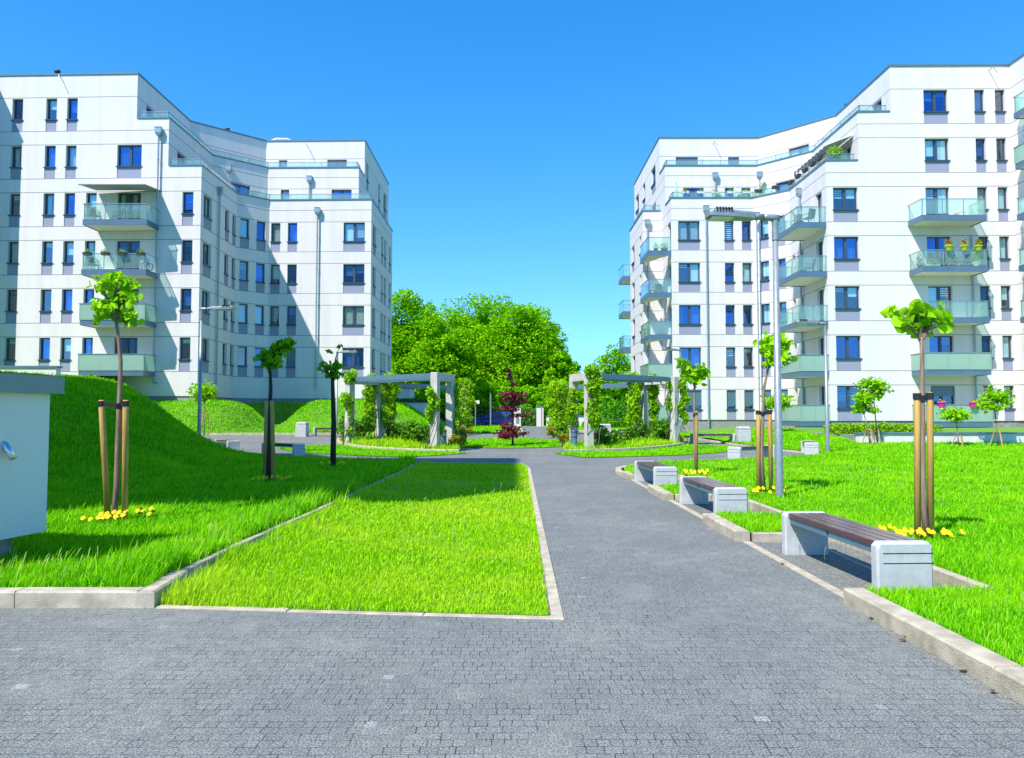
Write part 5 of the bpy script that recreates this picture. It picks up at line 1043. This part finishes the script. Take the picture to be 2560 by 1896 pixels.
z4 = zH(4)-2.15
for u, w_ in ((219, 'first'), (264, 'second'), (305, 'third'), (351, 'fourth')): p_ = at_y(u, 636, 43.5); planter(p_.x, 43.48, z4+.82, 'pot_d', '%s grey flower box from the left on the rail of the left block balcony' % w_, 'grey flower boxes on a left balcony rail', w=.5)
def chair(x, y, z, rz, lab, mat='wicker'):
    t = thing('balcony_chair', (0, 0, 0), lab, 'chair', 'chairs on balconies'); m = MB(); m.bevelbox(-.25, .25, -.25, .25, .36, .42, .02); m.build('seat', M[mat], t); m = MB(); m.hexa([(-.25, .22, .42), (.25, .22, .42), (.25, .26, .42), (-.25, .26, .42), (-.25, .34, .9), (.25, .34, .9), (.25, .37, .9), (-.25, .37, .9)]); m.build('backrest', M[mat], t)
    for sx in (-.22, .22):
        for sy in (-.22, .22): m = MB(); m.tube([(sx, sy, 0), (sx, sy, .37)], .018, 6); m.build('leg', M[mat], t)
        m = MB(); m.box(sx-.02, sx+.02, -.24, .25, .6, .63); m.build('armrest', M[mat], t)
    t.location = (x, y, z+.02); t.rotation_euler = (0, 0, rz); return t
def Fz(k): return zH(k)-2.15
def bal(u, v, Y): return at_y(u, v, Y).x
chair(bal(236, 540, 44.3), 44.3, Fz(5), R(60), 'folding chair at the left end of the top left-block balcony'); chair(bal(292, 540, 44.4), 44.4, Fz(5), R(-50), 'second chair on the top left-block balcony'); chair(bal(232, 660, 44.3), 44.3, Fz(4), R(60), 'sun chair on the left-block balcony with the grey flower boxes')
chair(18.2, 44.9, Fz(5), R(200), 'dark wicker chair on the upper balcony by the big lamp head'); chair(18.0, 46.2, Fz(5), R(170), 'second dark wicker chair on the upper balcony by the big lamp head'); chair(18.3, 45.2, Fz(4), R(240), 'round dark wicker chair on the balcony one floor below the top on the return wall')
chair(10.7, 53.4, Fz(4), R(0), 'dark chair on the corner balcony second from the top'); chair(10.1, 53.6, Fz(4), R(30), 'second dark chair on the corner balcony second from the top'); chair(26.2, 43.4, Fz(4), R(0), 'blue grey folding chair among the flowers on the right block'); chair(27.0, 43.4, Fz(4), R(-40), 'second folding chair among the flowers on the right block')
chair(26.6, 43.5, Fz(5), R(30), 'white chair on the top right-block balcony', 'pot_w')
for i, u in enumerate((2371, 2410, 2445)): planter(bal(u, 625, 42.55), 42.5, Fz(4)+.88, 'pot_y', 'yellow green pot of red flowers on the balcony rail, %s from the left' % ('first', 'second', 'third')[i], 'yellow pots of red flowers on a balcony rail', w=.42, h=.3, fl='red', n=130, round_=True, fh=.26, fmat='leaf_y')
planter(bal(2330, 660, 43.1), 43.1, Fz(4)+.02, 'pot_w', 'low white box full of red geraniums behind the balcony glass', 'floor planters on the flower balcony', w=.9, fl='red', n=160, fh=.25); planter(bal(2300, 660, 43.5), 43.5, Fz(4)+.02, 'pot_d', 'small clipped evergreen in a dark pot at the left end of the flower balcony', 'floor planters on the flower balcony', w=.4, h=.3, n=220, round_=True, fh=.5, fmat='shrub'); planter(bal(2380, 660, 43.3), 43.3, Fz(4)+.02, 'pot_p', 'tall evergreen behind the red geraniums on the flower balcony', 'floor planters on the flower balcony', w=.4, h=.25, n=320, round_=True, fh=.75, fmat='shrub'); planter(bal(2440, 660, 42.9), 42.9, Fz(4)+.02, 'pot_w', 'trailing plant at the right end of the flower balcony', 'floor planters on the flower balcony', w=.4, h=.25, n=320, round_=True, fh=.7, fmat='vine')
for u, w_ in ((2353.5, 'left'), (2432, 'right')): planter(bal(u, 1015, 42.5), 42.46, Fz(1)+.82, 'pot_p', 'bright pink flower pot, the %s one of two on the lowest balcony' % w_, 'pink flower pots on the lowest balcony', w=.42, h=.3, n=40, round_=True, fh=.1)
for i, u in enumerate((1712, 1751, 1787, 1826, 1865)): planter(bal(u, 475, 52.0), 51.95, T1+.35, 'pot_w', 'white flower box on the terrace rail of the right block, number %d from the left' % (i+1) if 0 else '%s white flower box from the left on the terrace rail of the right block' % ('first', 'second', 'third', 'fourth', 'fifth')[i], 'white flower boxes on a terrace rail', w=.55, h=.14, n=60, fh=.12)
for u, s_ in ((1796, 'left'), (1852, 'right')): planter(bal(u, 490, 52.8), 52.8, T1-.7, 'pot_w', 'small green conifer in a pot behind the terrace rail, the %s one of two' % s_, 'potted conifers on the terrace', w=.5, h=.5, n=600, round_=True, fh=.62, fmat='thuja', spread=.34)
bx = [(17.4, 51.55), (18.3, 50.7), (18.93, 49.6), (18.93, 48.3), (18.93, 47.1), (18.93, 45.9), (18.93, 44.9)]
for i, (x, y) in enumerate(bx): planter(x, y, T1+.3, 'pot_d', '%s dark planter box along the rising terrace rail of the right block' % ('lowest', 'second', 'third', 'fourth', 'fifth', 'sixth', 'seventh')[i], 'dark planter boxes along the terrace rail', w=.5 if i < 2 else .24, d=.22 if i < 2 else .6, h=.2, n=24, fh=.05)
planter(19.7, 44.5, T1+.25, 'pot_d', 'long dark planter box with a leafy bush at the front corner of the right terrace', 'dark planter boxes along the terrace rail', w=.8, h=.22, n=420, fh=.42, spread=.5, fmat='leaf_y')
planter(bal(1905, 465, 52.2), 52.2, T1-.6, 'pot_w', 'large leafy plant by the terrace screen of the right block', 'potted plants on the terrace', w=.6, h=.5, n=380, round_=True, fh=.9, spread=.7, fmat='leaf_y')
for i, x in enumerate((10.4, 10.9, 11.1)): planter(x-.1, 52.5, Fz(5)+.02, 'pot_d', '%s potted plant on the highest corner balcony' % ('left', 'middle', 'right')[i], 'potted plants on the corner balcony', w=.3, h=.25, n=110, round_=True, fh=.3, fmat='leaf_y', spread=.22)
planter(10.95, 51.95, Fz(1)+.85, 'pot_w', 'white flower box with pink blossoms on the lowest corner balcony', 'white flower boxes', w=.5, h=.2, fl='pink', n=60, fh=.2)
t = thing('parasol', (10.4, 53.6, T1-.7), 'closed pale green parasol standing on the terrace of the right block', 'parasol'); p_ = at_y(1691, 470, 53.0); m = MB(); m.tube([(p_.x, 53, T1-.7), (p_.x, 53, T1+1.5)], .03, 8); m.build('pole', M['steel'], t); m = MB(); m.tube([(p_.x, 53, T1-.3), (p_.x, 53, T1+.4), (p_.x, 53, T1+1.45)], [.16, .13, .02], 10); m.build('canopy', M['umb'], t)
# child's bicycle on the flower-box balcony
x0 = bal(362, 668, 44); t = thing('child_bicycle', (x0, 43.95, Fz(4)), 'small pink and white child bicycle on the left-block balcony with the grey flower boxes', 'bicycle'); z = Fz(4)+.02
for dx in (-.32, .32):
    m = MB(); m.tube([(x0+dx+.2*math.cos(a*.5236), 43.95, z+.2+.2*math.sin(a*.5236)) for a in range(13)], .02, 6, False); m.build('wheel', M['rubber'], t)
m = MB(); m.tube([(x0-.32, 43.95, z+.2), (x0-.1, 43.95, z+.45), (x0+.22, 43.95, z+.5), (x0+.32, 43.95, z+.2)], .022, 6); m.tube([(x0-.1, 43.95, z+.45), (x0, 43.95, z+.2), (x0+.22, 43.95, z+.5), (x0+.2, 43.95, z+.62)], .02, 6); m.build('frame', M['pot_p'], t)
m = MB(); m.box(x0-.2, x0-.02, 43.9, 44.0, z+.5, z+.55); m.build('saddle', M['pot_w'], t); m = MB(); m.tube([(x0+.2, 43.75, z+.66), (x0+.2, 44.15, z+.66)], .018, 6); m.build('handlebar', M['black'], t)
# dead leaves and a twig on the paving
def litter(u, v, r, lab, col): 
    x, y = at_z(u, v, .01); m = MB(); a = random.random()*3; P_ = []
    for k in range(8): q = k/8*6.283; rr = r*(.6+.5*abs(math.sin(q*1.5+a))); P_.append((x+rr*math.cos(q), y+rr*math.sin(q)*.8, .008+.012*abs(math.sin(q+a))))
    m.add(P_+[(x, y, .012)], [(k, (k+1) % 8, 8) for k in range(8)]); o = m.build('dead_leaf', M['deadleaf'], None); props(o, lab, 'dead leaf', 'dead leaves on the paving')
M['deadleaf'] = simple('dead_leaf_brown', (.18, .06, .03), .7)
for u, v, r, lab in ((2180, 1546, .03, 'brown dead leaf at the start of the near right kerb'), (2270, 1592, .035, 'brown dead leaf farther along the near right kerb'), (2256, 1601, .025, 'pale brown leaf just off the near right kerb'), (2484, 1729, .022, 'small orange leaf on the paving near the right edge'), (1957, 1410, .025, 'dead leaf on the edging of the nearest bench bay'), (1617, 1541, .018, 'small orange leaf alone on the path')): litter(u, v, r, lab, 0)
m = MB(); x, y = at_z(2430, 1680, .012); m.tube([(x-.06, y+.02, .012), (x, y, .016), (x+.05, y-.03, .01)], [.006, .008, .005], 6); o = m.build('twig', M['darkbark'], None); props(o, 'short dark twig lying by the near right kerb', 'twig')
# ------------------------------------------------------------------ light, sky, camera
w = bpy.data.worlds.new('World'); SC.world = w; w.use_nodes = True; nt = w.node_tree
for n in list(nt.nodes): nt.nodes.remove(n)
sky = N(nt, 'ShaderNodeTexSky', sky_type='NISHITA'); sky.sun_disc = False; sky.altitude = 100; sky.air_density = 1.0; sky.dust_density = .15; sky.ozone_density = 3.0
dirv = Vector((.655, .756, -1.33)).normalized()   # direction the light travels
az = math.atan2(-.655, -.756)                      # towards the sun, from +Y clockwise
sky.sun_elevation = math.asin(-dirv.z); sky.sun_rotation = az
hs = N(nt, 'ShaderNodeHueSaturation'); hs.inputs['Saturation'].default_value = SKY_SAT; hs.inputs['Value'].default_value = SKY_VAL; hs.inputs['Hue'].default_value = SKY_HUE
bg = N(nt, 'ShaderNodeBackground'); bg.inputs['Strength'].default_value = SKY_STR; out = N(nt, 'ShaderNodeOutputWorld')
L(nt, sky.outputs[0], hs.inputs['Color']); sc_ = N(nt, 'ShaderNodeSeparateColor'); cc_ = N(nt, 'ShaderNodeCombineColor'); L(nt, hs.outputs[0], sc_.inputs[0])
def soft(o, g, k): return math_(nt, 'DIVIDE', math_(nt, 'MULTIPLY', o, g), math_(nt, 'ADD', math_(nt, 'MULTIPLY', o, k), 1.0))
L(nt, soft(sc_.outputs[0], .82, .20), cc_.inputs[0]); L(nt, soft(sc_.outputs[1], 1.17, .095), cc_.inputs[1]); L(nt, soft(sc_.outputs[2], 1.2, .02), cc_.inputs[2])
L(nt, cc_.outputs[0], bg.inputs['Color']); L(nt, bg.outputs[0], out.inputs['Surface'])
sl = bpy.data.lights.new('sun', 'SUN'); sl.energy = SUN; sl.angle = R(.55); sl.color = (1, .935, .84); so = bpy.data.objects.new('sun', sl); COL.objects.link(so); so.rotation_euler = dirv.to_track_quat('-Z', 'Y').to_euler(); so.location = (-20, -20, 40)
cd = bpy.data.cameras.new('camera'); co = bpy.data.objects.new('camera', cd); COL.objects.link(co); cd.sensor_width = 36; cd.lens = 36*F/2560; cd.clip_end = 2000; cd.clip_start = .1
co.location = (0, 0, EYE); co.rotation_euler = (math.pi/2+TH, 0, 0); SC.camera = co
SC.view_settings.view_transform = 'Standard'; SC.view_settings.look = 'None'; SC.view_settings.exposure = EXPO; SC.view_settings.gamma = 1
SC.cycles.max_bounces = 8; SC.cycles.transparent_max_bounces = 16; SC.cycles.diffuse_bounces = 3; SC.cycles.glossy_bounces = 3; SC.cycles.use_denoising = True
